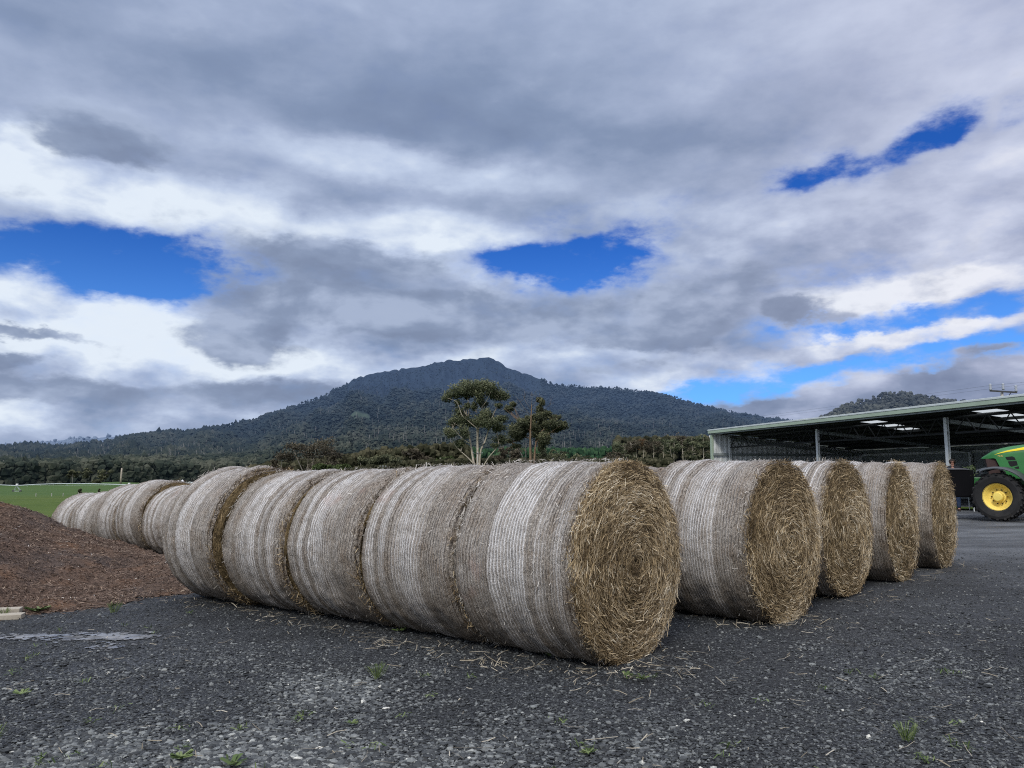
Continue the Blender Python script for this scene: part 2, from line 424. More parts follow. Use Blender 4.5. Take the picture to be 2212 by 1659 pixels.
# ------------------------------------------------------------------ hay bales
def bale(near, head, dia, width, label, group, nface=0, nrim=0, zoff=0., seed=1, nwrap=250, tone=0., belly=0.):
    """near = ground point under the centre of the end that faces the camera; head = compass heading of the axis going away"""
    g = np.random.default_rng(seed)
    ax = np.array([-math.sin(head), math.cos(head)])        # away from us (headings run left)
    c = np.array(near) + ax * width / 2
    root = empty('hay_bale', (c[0], c[1], zg(*c) + zoff), math.atan2(-ax[1], -ax[0]), label, 'hay bale', group)
    dia = dia * 1.038; Rr = dia / 2; hw = width / 2
    cut = .045
    na, nxx = 168, 44
    th = np.arange(na) * 2 * math.pi / na; xx = np.linspace(-hw, hw, nxx)
    X, T = np.meshgrid(xx, th)
    e = np.clip((np.abs(X) - (hw - .11)) / .11, 0, 1)
    rad = Rr - .07 * (1 - np.sqrt(np.clip(1 - e * e, 0, 1)))
    rad = rad + (fbm(X * 3 + seed * 7, np.sin(T) * 2.2 + 5, np.cos(T) * 2.2, 4, seed) - .5) * .065
    rad = rad + .010 * np.sin(X * 19 + seed) + belly * np.exp(-((T - 4.4) / .6) ** 2)
    rad = rad + (vn(X * 26, np.sin(T) * 26, np.cos(T) * 26, seed + 3) - .5) * .014
    sq = g.uniform(.985, 1.0); wd_ = g.uniform(1.0, 1.025)
    Y, Z = rad * np.sin(T) * wd_, (Rr + rad * np.cos(T)) * sq
    Z = np.maximum(Z, cut + .02 * vn(X * 9, Y * 9, s=2)) - cut
    V = np.stack([X, Y, Z], 2).reshape(-1, 3)
    i, j = np.meshgrid(np.arange(nxx - 1), np.arange(na)); a = (j * nxx + i).ravel(); b_ = (((j + 1) % na) * nxx + i).ravel()
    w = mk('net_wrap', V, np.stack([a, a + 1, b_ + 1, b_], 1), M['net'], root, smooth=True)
    # loose straw caught on the net
    if nwrap:
        t_ = g.uniform(0, 2 * math.pi, nwrap); x_ = g.uniform(-hw, hw, nwrap)
        x_ = np.where(g.random(nwrap) < .5, np.sign(x_) * (hw - np.abs(g.normal(0, .10, nwrap))), x_)
        rw = Rr + .008 - .05 * np.clip((np.abs(x_) - (hw - .09)) / .09, 0, 1) ** 2
        C = np.stack([x_, rw * np.sin(t_), np.maximum(Rr + rw * np.cos(t_), cut + .01) - cut], 1)
        tanv = np.stack([0 * t_, np.cos(t_), -np.sin(t_)], 1); nrm = np.stack([0 * t_, np.sin(t_), np.cos(t_)], 1)
        D = tanv + g.normal(0, .55, (nwrap, 3)) + nrm * g.normal(.0, .08, (nwrap, 1))
        Vs, Qs = ribbons(C, D, g.uniform(.002, .005, nwrap), g.uniform(.015, .065, nwrap) * np.where(g.random(nwrap) < .08, 2., 1.), nrm)
        lo = np.clip(1.2 - C[:, 2], 0, 1)
        tag(mk('loose_straw', Vs, Qs, M['straw_grey'], w, shade=np.repeat(np.clip(g.beta(2, 2, nwrap) - .35 * lo * (g.random(nwrap) < .6), 0, 1), 2)), kind='stuff')
        # brown straw fraying out of the seam low down on the camera side
        m_ = 170 if nface == 0 else 60
        t_ = np.radians(g.normal(222, 26, m_)); x_ = hw - np.abs(g.normal(0, .035, m_)); rw = Rr - .035 + g.normal(0, .012, m_)
        C = np.stack([x_, rw * np.sin(t_), np.maximum(Rr + rw * np.cos(t_), .03)], 1)
        D = np.stack([g.normal(.15, .35, m_), np.cos(t_) * g.choice([-1, 1], m_) * .6 + g.normal(-.25, .4, m_), -np.abs(g.normal(.55, .4, m_))], 1)
        Vs, Qs = ribbons(C, D, g.uniform(.003, .006, m_), g.uniform(.05, .16, m_)); Vs[:, 2] = np.maximum(Vs[:, 2], .006)
        tag(mk('frayed_straw', Vs, Qs, M['straw'], w, shade=np.repeat(np.clip(g.beta(2, 2, m_) * .8 + .1, 0, 1), 2)), kind='stuff')
    # end face towards the camera
    nr, ns = 22, 120
    rr_ = np.linspace(0.001, 1, nr) * (Rr - .05); th2 = np.arange(ns) * 2 * math.pi / ns
    RRm, TT = np.meshgrid(rr_, th2)
    bul = .055 * (1 - (RRm / Rr) ** 3) - .02 * np.exp(-(RRm / .10) ** 2)
    xf = hw - .012 + bul + (fbm(RRm * 14, np.sin(TT) * 4, np.cos(TT) * 4, 4, seed + 20) - .5) * .09 * sstep(0, .1, Rr - RRm)
    Yf, Zf = RRm * np.sin(TT), Rr + RRm * np.cos(TT)
    Zf = np.maximum(Zf, cut) - cut
    Vf = np.stack([xf, Yf, Zf], 2).reshape(-1, 3)
    i, j = np.meshgrid(np.arange(nr - 1), np.arange(ns)); a = (j * nr + i).ravel(); b_ = (((j + 1) % ns) * nr + i).ravel()
    fc = mk('straw_end', Vf, np.stack([a, b_, b_ + 1, a + 1], 1), M['face'], root, smooth=True)
    Vb = Vf.copy(); Vb[:, 0] = -Vb[:, 0]
    mk('straw_end', Vb, np.stack([a, a + 1, b_ + 1, b_], 1), M['face'], root, smooth=True)
    N = nface + nrim
    if N:
        r1 = np.sqrt(g.random(nface)) * (Rr - .015); r2 = Rr - np.abs(g.normal(0, .07, nrim))
        r = np.concatenate([r1, r2]); t_ = g.uniform(0, 2 * math.pi, N)
        bu = .055 * (1 - (r / Rr) ** 3) - .02 * np.exp(-(r / .10) ** 2)
        xf = hw - .012 + bu + g.normal(.012, .018, N) - np.where(np.arange(N) >= nface, np.abs(g.normal(0, .03, N)), 0)
        tanv = np.stack([0 * t_, np.cos(t_), -np.sin(t_)], 1); rdv = np.stack([0 * t_, np.sin(t_), np.cos(t_)], 1)
        C = np.stack([xf, r * np.sin(t_), Rr + r * np.cos(t_)], 1)
        C[:, 2] = np.maximum(C[:, 2], cut + .006) - cut
        messy = np.where(g.random(N) < .34, 1.3, .42)[:, None]
        D = tanv + rdv * g.normal(.0, 1, (N, 1)) * messy * .6 + np.array([1., 0, 0]) * g.normal(.10, .35, (N, 1)) * messy
        rim = (np.arange(N) >= nface)[:, None]
        D = D + rim * (rdv * g.normal(.5, .6, (N, 1)) + np.array([1., 0, 0]) * g.normal(.25, .5, (N, 1)))
        L = g.uniform(.035, .11, N) * np.where(g.random(N) < .06, 1.8, 1); W = g.uniform(.0022, .0052, N)
        pat = (fbm(C[:, 1] * 2.2 + seed, C[:, 2] * 2.2, s=seed) - .5) * 1.25 + (fbm(C[:, 1] * 9 + seed, C[:, 2] * 9, s=seed + 5) - .5) * .5
        ring = np.sin(r * 24 + 9 * pat) * .06
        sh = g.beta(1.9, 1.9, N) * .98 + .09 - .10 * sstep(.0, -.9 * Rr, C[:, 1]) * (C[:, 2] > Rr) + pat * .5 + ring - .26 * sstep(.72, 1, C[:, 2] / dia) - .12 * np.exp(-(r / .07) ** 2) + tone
        sh = sh + .12 * (g.random(N) < .06)
        Vs, Qs = ribbons(C, D, W, L, np.tile([1., 0, 0], (N, 1)))
        Vs[:, 2] = np.maximum(Vs[:, 2], .004)
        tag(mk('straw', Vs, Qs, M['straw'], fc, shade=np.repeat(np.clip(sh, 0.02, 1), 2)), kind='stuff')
    return root

H0 = R(50)
G1, G2 = 'net wrapped bales of the front row', 'net wrapped bales of the second row'
def fpt(px, Y): return ((px - CX) / F * Y, Y)
p = np.array(fpt(1356, 6.45)); ax = np.array([-math.sin(H0), math.cos(H0)])
row1 = [(1.60, 1.24, 0, 'nearest big hay bale with its golden straw end facing the camera', 24000, 2800, 0),
        (1.585, 1.18, .0, 'net wrapped bale tucked directly behind the nearest big bale', 0, 700, 0),
        (1.565, 1.17, 0, 'middle bale of the front row of five, third from the near end', 0, 900, 0),
        (1.555, 1.16, .0, 'fourth bale of the front row, just before the forward standing last one', 0, 900, 0),
        (1.61, 1.18, .0, 'last bale of the front row, standing forward with a dark straw rim showing', 0, 2200, 0)]
q = p.copy()
for k, (d, w, off, lab, nf, nr_, _) in enumerate(row1):
    gap = .045 if k else 0
    q = q + ax * gap
    if k == 4: q = q + np.array([-.085, -.08])
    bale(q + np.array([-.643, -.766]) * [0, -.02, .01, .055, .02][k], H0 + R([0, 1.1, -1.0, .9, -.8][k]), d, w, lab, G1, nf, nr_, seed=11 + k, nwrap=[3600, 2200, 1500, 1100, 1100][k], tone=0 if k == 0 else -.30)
    q = q + ax * w
# heads of the other rows
heads = [(1688, 8.0, 1.60, R(46), 'second straw ended bale, right behind the nearest big bale', 16000, 2200, 0),
         (1820, 9.45, 1.60, R(47), 'third straw ended bale counting from the nearest, between two narrower slices', 9000, 1500, .02),
         (1937, 10.75, 1.61, R(50), 'fourth straw ended bale counting from the nearest, before the last one', 6500, 1100, .0),
         (2027, 12.05, 1.615, R(50), 'farthest straw ended bale, its end beside the black box and tractor', 5000, 900, .0)]
for k, (px, Y, d, hd, lab, nf, nr_, zo) in enumerate(heads):
    P0 = np.array(fpt(px, Y))
    bale(P0, hd, d, 1.24, lab, 'straw ended bales heading the rows on the right', nf, nr_, zoff=zo, seed=31 + k, nwrap=[1500, 900, 600, 400][k], tone=-.02)
    if k == 0:
        a2 = np.array([-math.sin(hd), math.cos(hd)])
        bale(P0 + a2 * 1.27 + np.array([-.02, 0.05]), hd + R(3), 1.55, 1.22, 'bale mostly hidden in the dip between the nearest and second straw ended bales', G2, 0, 500, seed=41, nwrap=100, tone=-.3)
# far end of the second row, at the left
P0 = np.array([-5.99, 15.32])
row2 = [(1.43, -.09, 'low bale half hidden behind the last bale of the front row'),
        (1.50, -.05, 'bale behind the mulch heap with a dark straw crescent on its near rim'),
        (1.47, -.09, 'bale behind the mulch heap, taller than the two at the far left'),
        (1.37, -.17, 'small bale behind the mulch heap, second from the far left'),
        (1.34, -.20, 'leftmost small bale behind the mulch heap, next to the green field')]
q = P0.copy()
for k, (d, zo, lab) in enumerate(row2):
    bale(q, H0 + R([1, 0, -1, 1, 0][k]), d, 1.19, lab, G2, 0, [500, 1300, 500, 500, 500][k], zoff=zo, seed=51 + k, nwrap=150, tone=-.35)
    q = q + ax * 1.205

# ------------------------------------------------------------------ loose stones and straw on the yard
def scatter_ground(n, y0, y1, power, g):
    """world positions, denser close by"""
    u = g.random(n); y = ((y0 ** (1 - power)) * (1 - u) + (y1 ** (1 - power)) * u) ** (1 / (1 - power))
    x = (g.random(n) * 2 - 1) * y * .74
    return x, y
g = np.random.default_rng(5)
x, y = scatter_ground(330000, 3.7, 14, 2.1, g)
pxs, pys = CX + F * x / y, 1024 + F * 1.5 / y
patch = np.maximum.reduce([np.exp(-((pxs - 520) / 520) ** 2 - ((pys - 1600) / 110) ** 2), .9 * np.exp(-((pxs - 760) / 260) ** 2 - ((pys - 1470) / 60) ** 2),
                           .35 * np.exp(-((pxs - 1850) / 350) ** 2 - ((pys - 1480) / 130) ** 2), .3 * np.exp(-((pxs - 1450) / 500) ** 2 - ((pys - 1600) / 90) ** 2)])
nz = fbm(x * 1.6, y * 1.6, s=77)
pm = np.clip((patch + (nz - .5) * 1.1 - .18) * 1.5, 0, 1)
pk = g.random(len(x)) < .20 + .45 * pm
q1 = ((x + 11 - .3 * np.clip(13 - y, 0, 9)) / 5.2) ** 2 + ((y - 13) / 6.4) ** 2
pk &= q1 > 1.0
x, y, patch = x[pk], y[pk], pm[pk]; n = len(x)
sz = g.gamma(4, .0012, n) * (1 + .75 * patch) + .0024
sz = np.minimum(sz, .021)
C = np.stack([x, y, zyard(x, y) + (fbm(x * .8, y * .8, s=5) - .5) * .03 + sz * .35], 1)
P, T, nf = blobs(C, np.stack([sz * g.uniform(.8, 1.5, n), sz * g.uniform(.8, 1.3, n), sz * g.uniform(.4, .8, n)], 1), ICO0, .27)
shd = np.clip(g.beta(1.3, 1.9, n) * .80 + .02 + .16 * patch + .3 * (g.random(n) < .015), 0, 1)
tag(mk('loose_gravel', P, T, M['stone'], shade=np.repeat(shd, nf)), 'loose grey crushed stones scattered over the dark yard in front of the bales', 'gravel', kind='stuff')
# straw on the ground: along the foot of the bales and here and there
C = []
def along(p0, p1, n, spread):
    u = g.random(n)[:, None]; return np.array(p0) * (1 - u) + np.array(p1) * u + g.normal(0, spread, (n, 2))
b0 = p + np.array([-.55, -.48]); b1 = p + ax * 6 + np.array([-.6, -.5])
C += [along(b0, b1, 240, .14), along(p + [.35, -.25], p + [-.5, -.55], 90, .16), along(fpt(1560, 7.8), fpt(1780, 7.8), 110, .2), along(fpt(1030, 6.2), fpt(1060, 6.3), 40, .12),
      along(fpt(820, 7.0), fpt(840, 7.1), 30, .1), along(fpt(1800, 9.2), fpt(1900, 9.3), 60, .25), along(fpt(1900, 10.6), fpt(2060, 11.9), 60, .25)]
xs_, ys_ = scatter_ground(330, 3.8, 12, 1.8, g); C.append(np.stack([xs_, ys_], 1)[xs_ > -4.2])
C = np.concatenate(C); n = len(C)
D = np.stack([g.normal(size=n), g.normal(size=n), np.abs(g.normal(0, .10, n))], 1)
L = g.uniform(.03, .14, n); L = np.where(g.random(n) < .12, L * 1.9, L)
C3 = np.stack([C[:, 0], C[:, 1], zyard(C[:, 0], C[:, 1]) + .024], 1)
Vs, Qs = ribbons(C3, D, g.uniform(.003, .0065, n), L, np.tile([0, 0, 1.], (n, 1)))
tag(mk('spilled_straw', Vs, Qs, M['stray'], shade=np.repeat(np.clip(g.beta(2, 2, n) * .8 + .1, 0, 1), 2)), 'loose pale straw stalks spilled on the gravel around the bales', 'straw', kind='stuff')
# weeds, each a thing
def weed(px, py, kind, size, label, k):
    size *= .85 if kind == 'leaf' else 1.05
    Y = CAMH * F / (py - 1024); x0 = (px - CX) / F * Y
    g = np.random.default_rng(900 + k)
    if kind == 'grass':
        n = int(60); t_ = g.uniform(0, 2 * math.pi, n); r = size * .35 * np.sqrt(g.random(n))
        C = np.stack([r * np.cos(t_), r * np.sin(t_), np.full(n, size * .3)], 1)
        D = np.stack([np.cos(t_) * g.uniform(.1, 1., n), np.sin(t_) * g.uniform(.1, 1., n), np.full(n, 1.)], 1)
        Vs, Qs = ribbons(C, D, g.uniform(.002, .004, n), size * g.uniform(.5, .9, n), None)
    else:
        n = 14; t_ = g.uniform(0, 2 * math.pi, n); r = size * g.uniform(.15, .45, n)
        C = np.stack([r * np.cos(t_), r * np.sin(t_), np.full(n, size * .16)], 1)
        D = np.stack([np.cos(t_), np.sin(t_), g.uniform(.1, .5, n)], 1)
        Vs, Qs = ribbons(C, D, size * g.uniform(.10, .17, n), size * g.uniform(.3, .6, n), np.tile([0, 0, 1.], (n, 1)))
    Vs[:, 2] = np.maximum(Vs[:, 2], .004)
    o = mk('grass_tuft' if kind == 'grass' else 'broadleaf_weed', Vs, Qs, M['leafgreen'], shade=np.repeat(g.random(n), 2))
    o.location = (x0, Y, zg(x0, Y) + .012)
    tag(o, label, 'grass tuft' if kind == 'grass' else 'weed', 'weeds growing in the gravel')
WE = [(825, 1447, 'grass', .15, 'green grass tuft in the gravel below the middle of the front row of bales'),
      (270, 1306, 'grass', .16, 'grass tuft on dark gravel at the right foot of the mulch heap'),
      (112, 1302, 'leaf', .28, 'bright green weed patch between the plank ends and the mulch'),
      (38, 1312, 'grass', .14, 'small grass tuft right below the pale planks'),
      (85, 1472, 'leaf', .14, 'small pale green weed on dark gravel near the left edge of the photo'),
      (22, 1580, 'grass', .17, 'grass tuft at the left edge among the pale coarse stones'),
      (530, 1618, 'leaf', .17, 'long leaved weed among pale stones at the bottom, beside a straw stalk'),
      (425, 1605, 'leaf', .15, 'flat weed in coarse stones left of the long leaved one'),
      (108, 1628, 'leaf', .10, 'tiny grey green weed in the coarse stones at the bottom left'),
      (1345, 1448, 'leaf', .12, 'small weed right below the golden end of the nearest bale'),
      (1375, 1456, 'leaf', .13, 'pale flat weed on the gravel just right of the one below the nearest bale'),
      (1265, 1603, 'leaf', .10, 'tiny bright weed at the bottom of the yard, right of the middle'),
      (1920, 1585, 'grass', .13, 'thin grass tuft on gravel at the lower right'),
      (1185, 1405, 'grass', .14, 'thin grass sprouting under the nearest bale beside its shadow'),
      (870, 1352, 'leaf', .14, 'dark green weed under the second and third bales of the front row'),
      (775, 1538, 'leaf', .09, 'little weed in the middle of the pale stony patch')]
for k, w in enumerate(WE): weed(*w, k)

# tiny weeds nobody would count
nw = 80; xw_, yw_ = scatter_ground(nw, 3.9, 9, 1.9, g); kk_ = (xw_ > -4.6) & ~((xw_ > -3) & (yw_ > 6.2)); xw_, yw_ = xw_[kk_], yw_[kk_]
rp = 9; xx_ = np.repeat(xw_, rp) + g.normal(0, .028, len(xw_) * rp); yy_ = np.repeat(yw_, rp) + g.normal(0, .028, len(xw_) * rp); n = len(xx_)
D = np.stack([g.normal(size=n), g.normal(size=n), np.abs(g.normal(.3, .5, n))], 1)
Vs, Qs = ribbons(np.stack([xx_, yy_, zyard(xx_, yy_) + .028], 1), D, g.uniform(.003, .009, n), g.uniform(.025, .06, n), np.tile([0, 0, 1.], (n, 1)))
tag(mk('weed_seedlings', Vs, Qs, M['leafgreen'], shade=np.repeat(g.random(n), 2)), 'tiny green weed seedlings sprinkled through the dark gravel', 'weeds', kind='stuff')

# ------------------------------------------------------------------ mulch heap
def hmulch(x, y):
    q = ((x + 11 - .3 * np.clip(13 - y, 0, 9)) / 5.2) ** 2 + (np.where(y < 13, (y - 13) / 6.4, (y - 13) / 3.6)) ** 2
    h = 1.36 * np.clip(1 - q, 0, 1) ** 1.25
    q2 = ((x + 6.6) / 2.75) ** 2 + ((y - 11.7) / 3.3) ** 2
    h = np.maximum(h, .14 * np.clip(1 - q2, 0, 1) ** .6)
    e = np.clip(h / .15, 0, 1)
    return h + e * ((fbm(x * 1.3, y * 1.3, s=14) - .5) * .34 + (fbm(x * 5, y * 5, s=15) - .5) * .15)
def mulch_material():
    m, t, b = mat('bark_mulch')
    tc = t.node('ShaderNodeTexCoord').outputs['Object']
    n = t.noise(t.vm('MULTIPLY', tc, (1., 1.6, 1.6)), 22., 5, .7, .8).outputs[0]; n2 = t.noise(tc, 1.2, 5, .65).outputs[0]
    c = t.ramp(n, [(.3, (.03, .021, .017)), (.5, (.13, .088, .066)), (.68, (.25, .175, .13)), (.82, (.40, .32, .25))])
    c = t.mix(t.mr(n2, .50, .72, 0., .55), c, (.27, .15, .085))
    c = t.mix(t.mr(t.noise(tc, .7, 5, .6).outputs[0], .5, .7, 0., .5), c, (.085, .08, .08))
    t.put(b.inputs['Base Color'], c); b.inputs['Roughness'].default_value = .95; b.inputs['Specular IOR Level'].default_value = .1
    t.put(b.inputs['Normal'], t.bump(n, 1., .05)); return m
M['mulch'] = mulch_material()
xs = np.arange(-17, -3.2, .09); ys = np.arange(7.4, 17, .09); gx, gy = np.meshgrid(xs, ys); h = hmulch(gx, gy)
V = np.stack([gx, gy, zyard(gx, gy) + h - .02], 2).reshape(-1, 3); nx = len(xs)
i, j = np.meshgrid(np.arange(nx - 1), np.arange(len(ys) - 1)); a = (j * nx + i).ravel(); Q = np.stack([a, a + 1, a + nx + 1, a + nx], 1)
keep = h.ravel()[Q].max(1) > .035
hp = empty('mulch_heap', (-8.5, 12.2, zg(-8.5, 12.2)), 0, 'low heap of brown bark mulch sloping down beside the bales on the left', 'mulch heap')
off = np.array([-8.5, 12.2, zg(-8.5, 12.2)])
body = mk('mulch_body', V - off, Q[keep], M['mulch'], hp, smooth=True)
M['chips'] = shaded('wood_chips', [(0, (.035, .026, .021)), (.4, (.145, .104, .08)), (.7, (.27, .20, .15)), (.92, (.42, .34, .26)), (1, (.64, .60, .54))], .9)
n = 60000; x = g.uniform(-12, -3.6, n); y = g.uniform(7.6, 15.6, n); h = hmulch(x, y); hs_ = hmulch(x + g.normal(0, .22, n), y + g.normal(0, .22, n)); k_ = (h > .02) | (hs_ > .03); x, y, h = x[k_], y[k_], h[k_]; n = len(x)
C = np.stack([x, y, zyard(x, y) + np.maximum(h - .012, .02)], 1)
D = np.stack([g.normal(size=n), g.normal(size=n), g.normal(0, .3, n)], 1)
Vs, Qs = ribbons(C, D, g.uniform(.004, .012, n), g.uniform(.02, .065, n), np.tile([0, 0, 1.], (n, 1)))
shd = np.clip(g.beta(2, 3, n) * .85 + .05 + (fbm(x, y, s=31) - .5) * .5, 0, .93); shd = np.where(g.random(n) < .008, 1, shd)
tag(mk('wood_chips', Vs - off, Qs, M['chips'], hp, shade=np.repeat(shd, 2)), kind='stuff')
# planks
M['plank'] = simple('weathered_timber', (.42, .38, .31), .85, .3, 5, bump=.4, dirt=(.2, .18, .14))
for k, (px0, px1, py, zz, lab, yy) in enumerate([(-190, 62, 1309, .028, 'front pale timber plank lying at the foot of the mulch heap', 0), (-190, 56, 1304, .06, 'rear pale timber plank lying slightly higher behind the front one by the mulch', .16)]):
    Y = 8.45 + yy; xa, xb = (px0 - CX) / F * Y, (px1 - CX) / F * Y
    o = MB().box((0, 0, 0), (xb - xa, .15, .055)).build('timber_plank', M['plank'], bevel=.006)
    o.location = ((xa + xb) / 2, Y, zg(xa, Y) + zz + .015); o.rotation_euler = (0, R(.3), R(17 + 2 * k)); tag(o, lab, 'plank', 'timber planks by the mulch heap')

# puddle: cells where the mud lies low
def water_material():
    m, t, b = mat('muddy_water')
    tc = t.node('ShaderNodeTexCoord').outputs['Object']
    b.inputs['Specular IOR Level'].default_value = .55
    t.put(b.inputs['Roughness'], t.mr(t.noise(t.vm('MULTIPLY', tc, (1., 2., 1.)), 4., 5, .65).outputs[0], .42, .62, .22, .75))
    t.put(b.inputs['Base Color'], t.ramp(t.noise(tc, 5., 4).outputs[0], [(.3, (.05, .05, .05)), (.7, (.24, .24, .24))]))
    t.put(b.inputs['Normal'], t.bump(t.noise(tc, 14., 3).outputs[0], .25, .004)); return m
M['water'] = water_material()
st = .012; xs = np.arange(-6., -2.6, st); ys = np.arange(6.4, 8.5, st); gx, gy = np.meshgrid(xs, ys)
pxg, pyg = CX + F * gx / gy, 1024 + F * 1.5 / gy
fld = .85 * np.exp(-((pxg - 275) / 130) ** 2 - ((pyg - 1352) / 11) ** 2) + .75 * np.exp(-((pxg - 60) / 110) ** 2 - ((pyg - 1352) / 11) ** 2) + .7 * np.exp(-((pxg - 265) / 60) ** 2 - ((pyg - 1374) / 14) ** 2)
fld = fld + (fbm(gx * 5, gy * 9, s=60) - .5) * 1.1 + (fbm(gx * 30, gy * 45, s=61) - .5) * 1.1
V = np.stack([gx, gy, zyard(gx, gy) + (fbm(gx * .8, gy * .8, s=5) - .5) * .03 + .008], 2).reshape(-1, 3); nx = len(xs)
i, j = np.meshgrid(np.arange(nx - 1), np.arange(len(ys) - 1)); a = (j * nx + i).ravel(); Q = np.stack([a, a + 1, a + nx + 1, a + nx], 1)
o = mk('puddle', V, Q[fld.ravel()[Q].mean(1) > .66], M['water'], smooth=True)
tag(o, kind='structure')
# ------------------------------------------------------------------ hills and forest
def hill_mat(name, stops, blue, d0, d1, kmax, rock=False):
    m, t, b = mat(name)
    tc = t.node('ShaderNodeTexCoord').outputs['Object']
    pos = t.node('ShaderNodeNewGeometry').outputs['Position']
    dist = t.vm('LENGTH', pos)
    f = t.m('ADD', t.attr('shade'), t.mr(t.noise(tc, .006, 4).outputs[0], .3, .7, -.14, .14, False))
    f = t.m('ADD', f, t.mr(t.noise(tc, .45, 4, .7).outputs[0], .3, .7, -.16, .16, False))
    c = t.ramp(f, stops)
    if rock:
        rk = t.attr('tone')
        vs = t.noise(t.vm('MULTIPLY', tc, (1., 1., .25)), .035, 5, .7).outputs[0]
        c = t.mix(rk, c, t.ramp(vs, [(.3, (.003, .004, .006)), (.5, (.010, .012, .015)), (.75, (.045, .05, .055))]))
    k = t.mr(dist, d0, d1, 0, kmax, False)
    c = t.mix(k, c, blue)  # distance haze painted into the base colour as a blue tint
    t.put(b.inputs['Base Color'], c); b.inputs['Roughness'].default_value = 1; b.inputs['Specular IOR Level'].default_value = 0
    # haze airlight painted as a blue glow of the surface, growing with distance
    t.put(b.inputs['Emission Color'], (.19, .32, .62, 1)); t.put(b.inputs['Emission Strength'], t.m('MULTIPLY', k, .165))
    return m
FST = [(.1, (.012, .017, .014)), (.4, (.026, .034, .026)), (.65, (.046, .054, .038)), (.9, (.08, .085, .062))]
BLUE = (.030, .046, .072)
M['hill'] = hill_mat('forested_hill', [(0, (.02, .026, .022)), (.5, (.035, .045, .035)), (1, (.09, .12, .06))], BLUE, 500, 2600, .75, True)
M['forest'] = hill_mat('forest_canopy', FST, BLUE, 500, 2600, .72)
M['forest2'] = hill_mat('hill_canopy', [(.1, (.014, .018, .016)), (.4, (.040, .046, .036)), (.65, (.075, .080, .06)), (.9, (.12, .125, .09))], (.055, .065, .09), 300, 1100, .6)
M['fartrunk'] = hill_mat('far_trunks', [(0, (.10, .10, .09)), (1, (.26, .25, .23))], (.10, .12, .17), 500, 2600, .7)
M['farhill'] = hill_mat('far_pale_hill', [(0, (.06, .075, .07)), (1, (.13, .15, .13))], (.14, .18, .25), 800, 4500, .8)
PROF = np.array([(-1400, 1000), (-800, 985), (-300, 974), (0, 963), (60, 961), (128, 965), (190, 956), (250, 947), (286, 941), (324, 940), (363, 935), (417, 937), (476, 923), (549, 907), (616, 887), (680, 862), (705, 854), (752, 829),
                 (767, 816), (825, 803), (903, 793), (912, 792), (924, 787), (981, 777), (1033, 776), (1043, 774), (1051, 772), (1069, 776), (1095, 794), (1137, 808), (1168, 819), (1184, 829), (1252, 834), (1330, 839), (1403, 848),
                 (1465, 860), (1522, 878), (1590, 893), (1700, 911), (1800, 927), (1950, 950), (2300, 985), (3200, 1010)], float)
def column(px, py, rng_):
    d = ray(px, py); hd = math.hypot(d[0], d[1])
    return np.array([d[0], d[1]]) / hd, d[2] / hd
def hill(name, prof, foot, ridge, npx, nt, material, rockfn=None, expo=.75, drop=2.5, z0=None, nz=.30):
    pxs = np.linspace(prof[0, 0], prof[-1, 0], npx); pys = np.interp(pxs, prof[:, 0], prof[:, 1])
    U = np.zeros((npx, 2)); E = np.zeros(npx)
    for i in range(npx):
        dr = 0 if (rockfn and 745 < pxs[i] < 1190) else (drop + 5.5 * float(1 - sstep(270, 340, pxs[i])) if rockfn else drop)
        U[i], E[i] = column(pxs[i], pys[i] + dr, 0)
    rf = np.interp(pxs, *foot); rg = np.interp(pxs, *ridge)
    ef = (zfar(U[:, 0] * rf, U[:, 1] * rf) - 1. - CAMH) / rf if z0 is None else np.full(npx, z0)
    t = np.concatenate([np.linspace(0, 1, nt), [1.06, 1.25]])
    def pos(i_px, tt):
        """px value, t -> world xyz"""
        u = np.stack([np.interp(i_px, pxs, U[:, 0]), np.interp(i_px, pxs, U[:, 1])], -1)
        u = u / np.linalg.norm(u, axis=-1, keepdims=True)
        e = np.interp(i_px, pxs, E); f0 = np.interp(i_px, pxs, ef); a = np.interp(i_px, pxs, rf); b = np.interp(i_px, pxs, rg)
        tc_ = np.clip(tt, 0, 1)
        el = f0 + (e - f0) * tc_ ** expo * (1 + nz * (fbm(i_px / 55, tt * 3.2, s=91) - .5) * np.sin(math.pi * tc_) ** .7 * 2)
        r = a + (b - a) * tt
        z = CAMH + el * np.minimum(r, b) - np.maximum(tt - 1, 0) * 300
        if rockfn is not None:
            kk = rockfn(i_px, tt); cr = np.abs(fbm(i_px / 11, tt * 14, s=55) - .5) * 2; cr2 = np.abs(vn(i_px / 3.2, tt * 40, s=56) - .5) * 2
            z = z + kk * ((cr - .3) * 34 + (cr2 - .5) * 9) * (1 - .84 * sstep(.86, 1., tt)); r = r + kk * ((vn(i_px / 7, tt * 25, s=57) - .5) * 60)
        return np.stack([u[..., 0] * r, u[..., 1] * r, z], -1)
    PX, TT = np.meshgrid(pxs, t, indexing='ij')
    P = pos(PX, TT); V = P.reshape(-1, 3); n = len(t)
    i, j = np.meshgrid(np.arange(npx - 1), np.arange(n - 1), indexing='ij'); a = (i * n + j).ravel()
    Q = np.stack([a, a + n, a + n + 1, a + 1], 1)
    tone = rockfn(PX, TT).ravel() if rockfn else np.zeros(len(V))
    sh = .45 + .25 * (fbm(PX / 40, TT * 8, s=8) - .5)
    if rockfn: sh = np.where(clear(PX, TT), .75, sh)
    o = mk(name, V, Q, material, smooth=True, shade=sh.ravel()[Q].mean(1), pshade=tone)
    tag(o, kind='structure')
    return pos
def clear(px, t): return (((px - 765) / 38) ** 2 + ((t - .40) / .045) ** 2) < 1
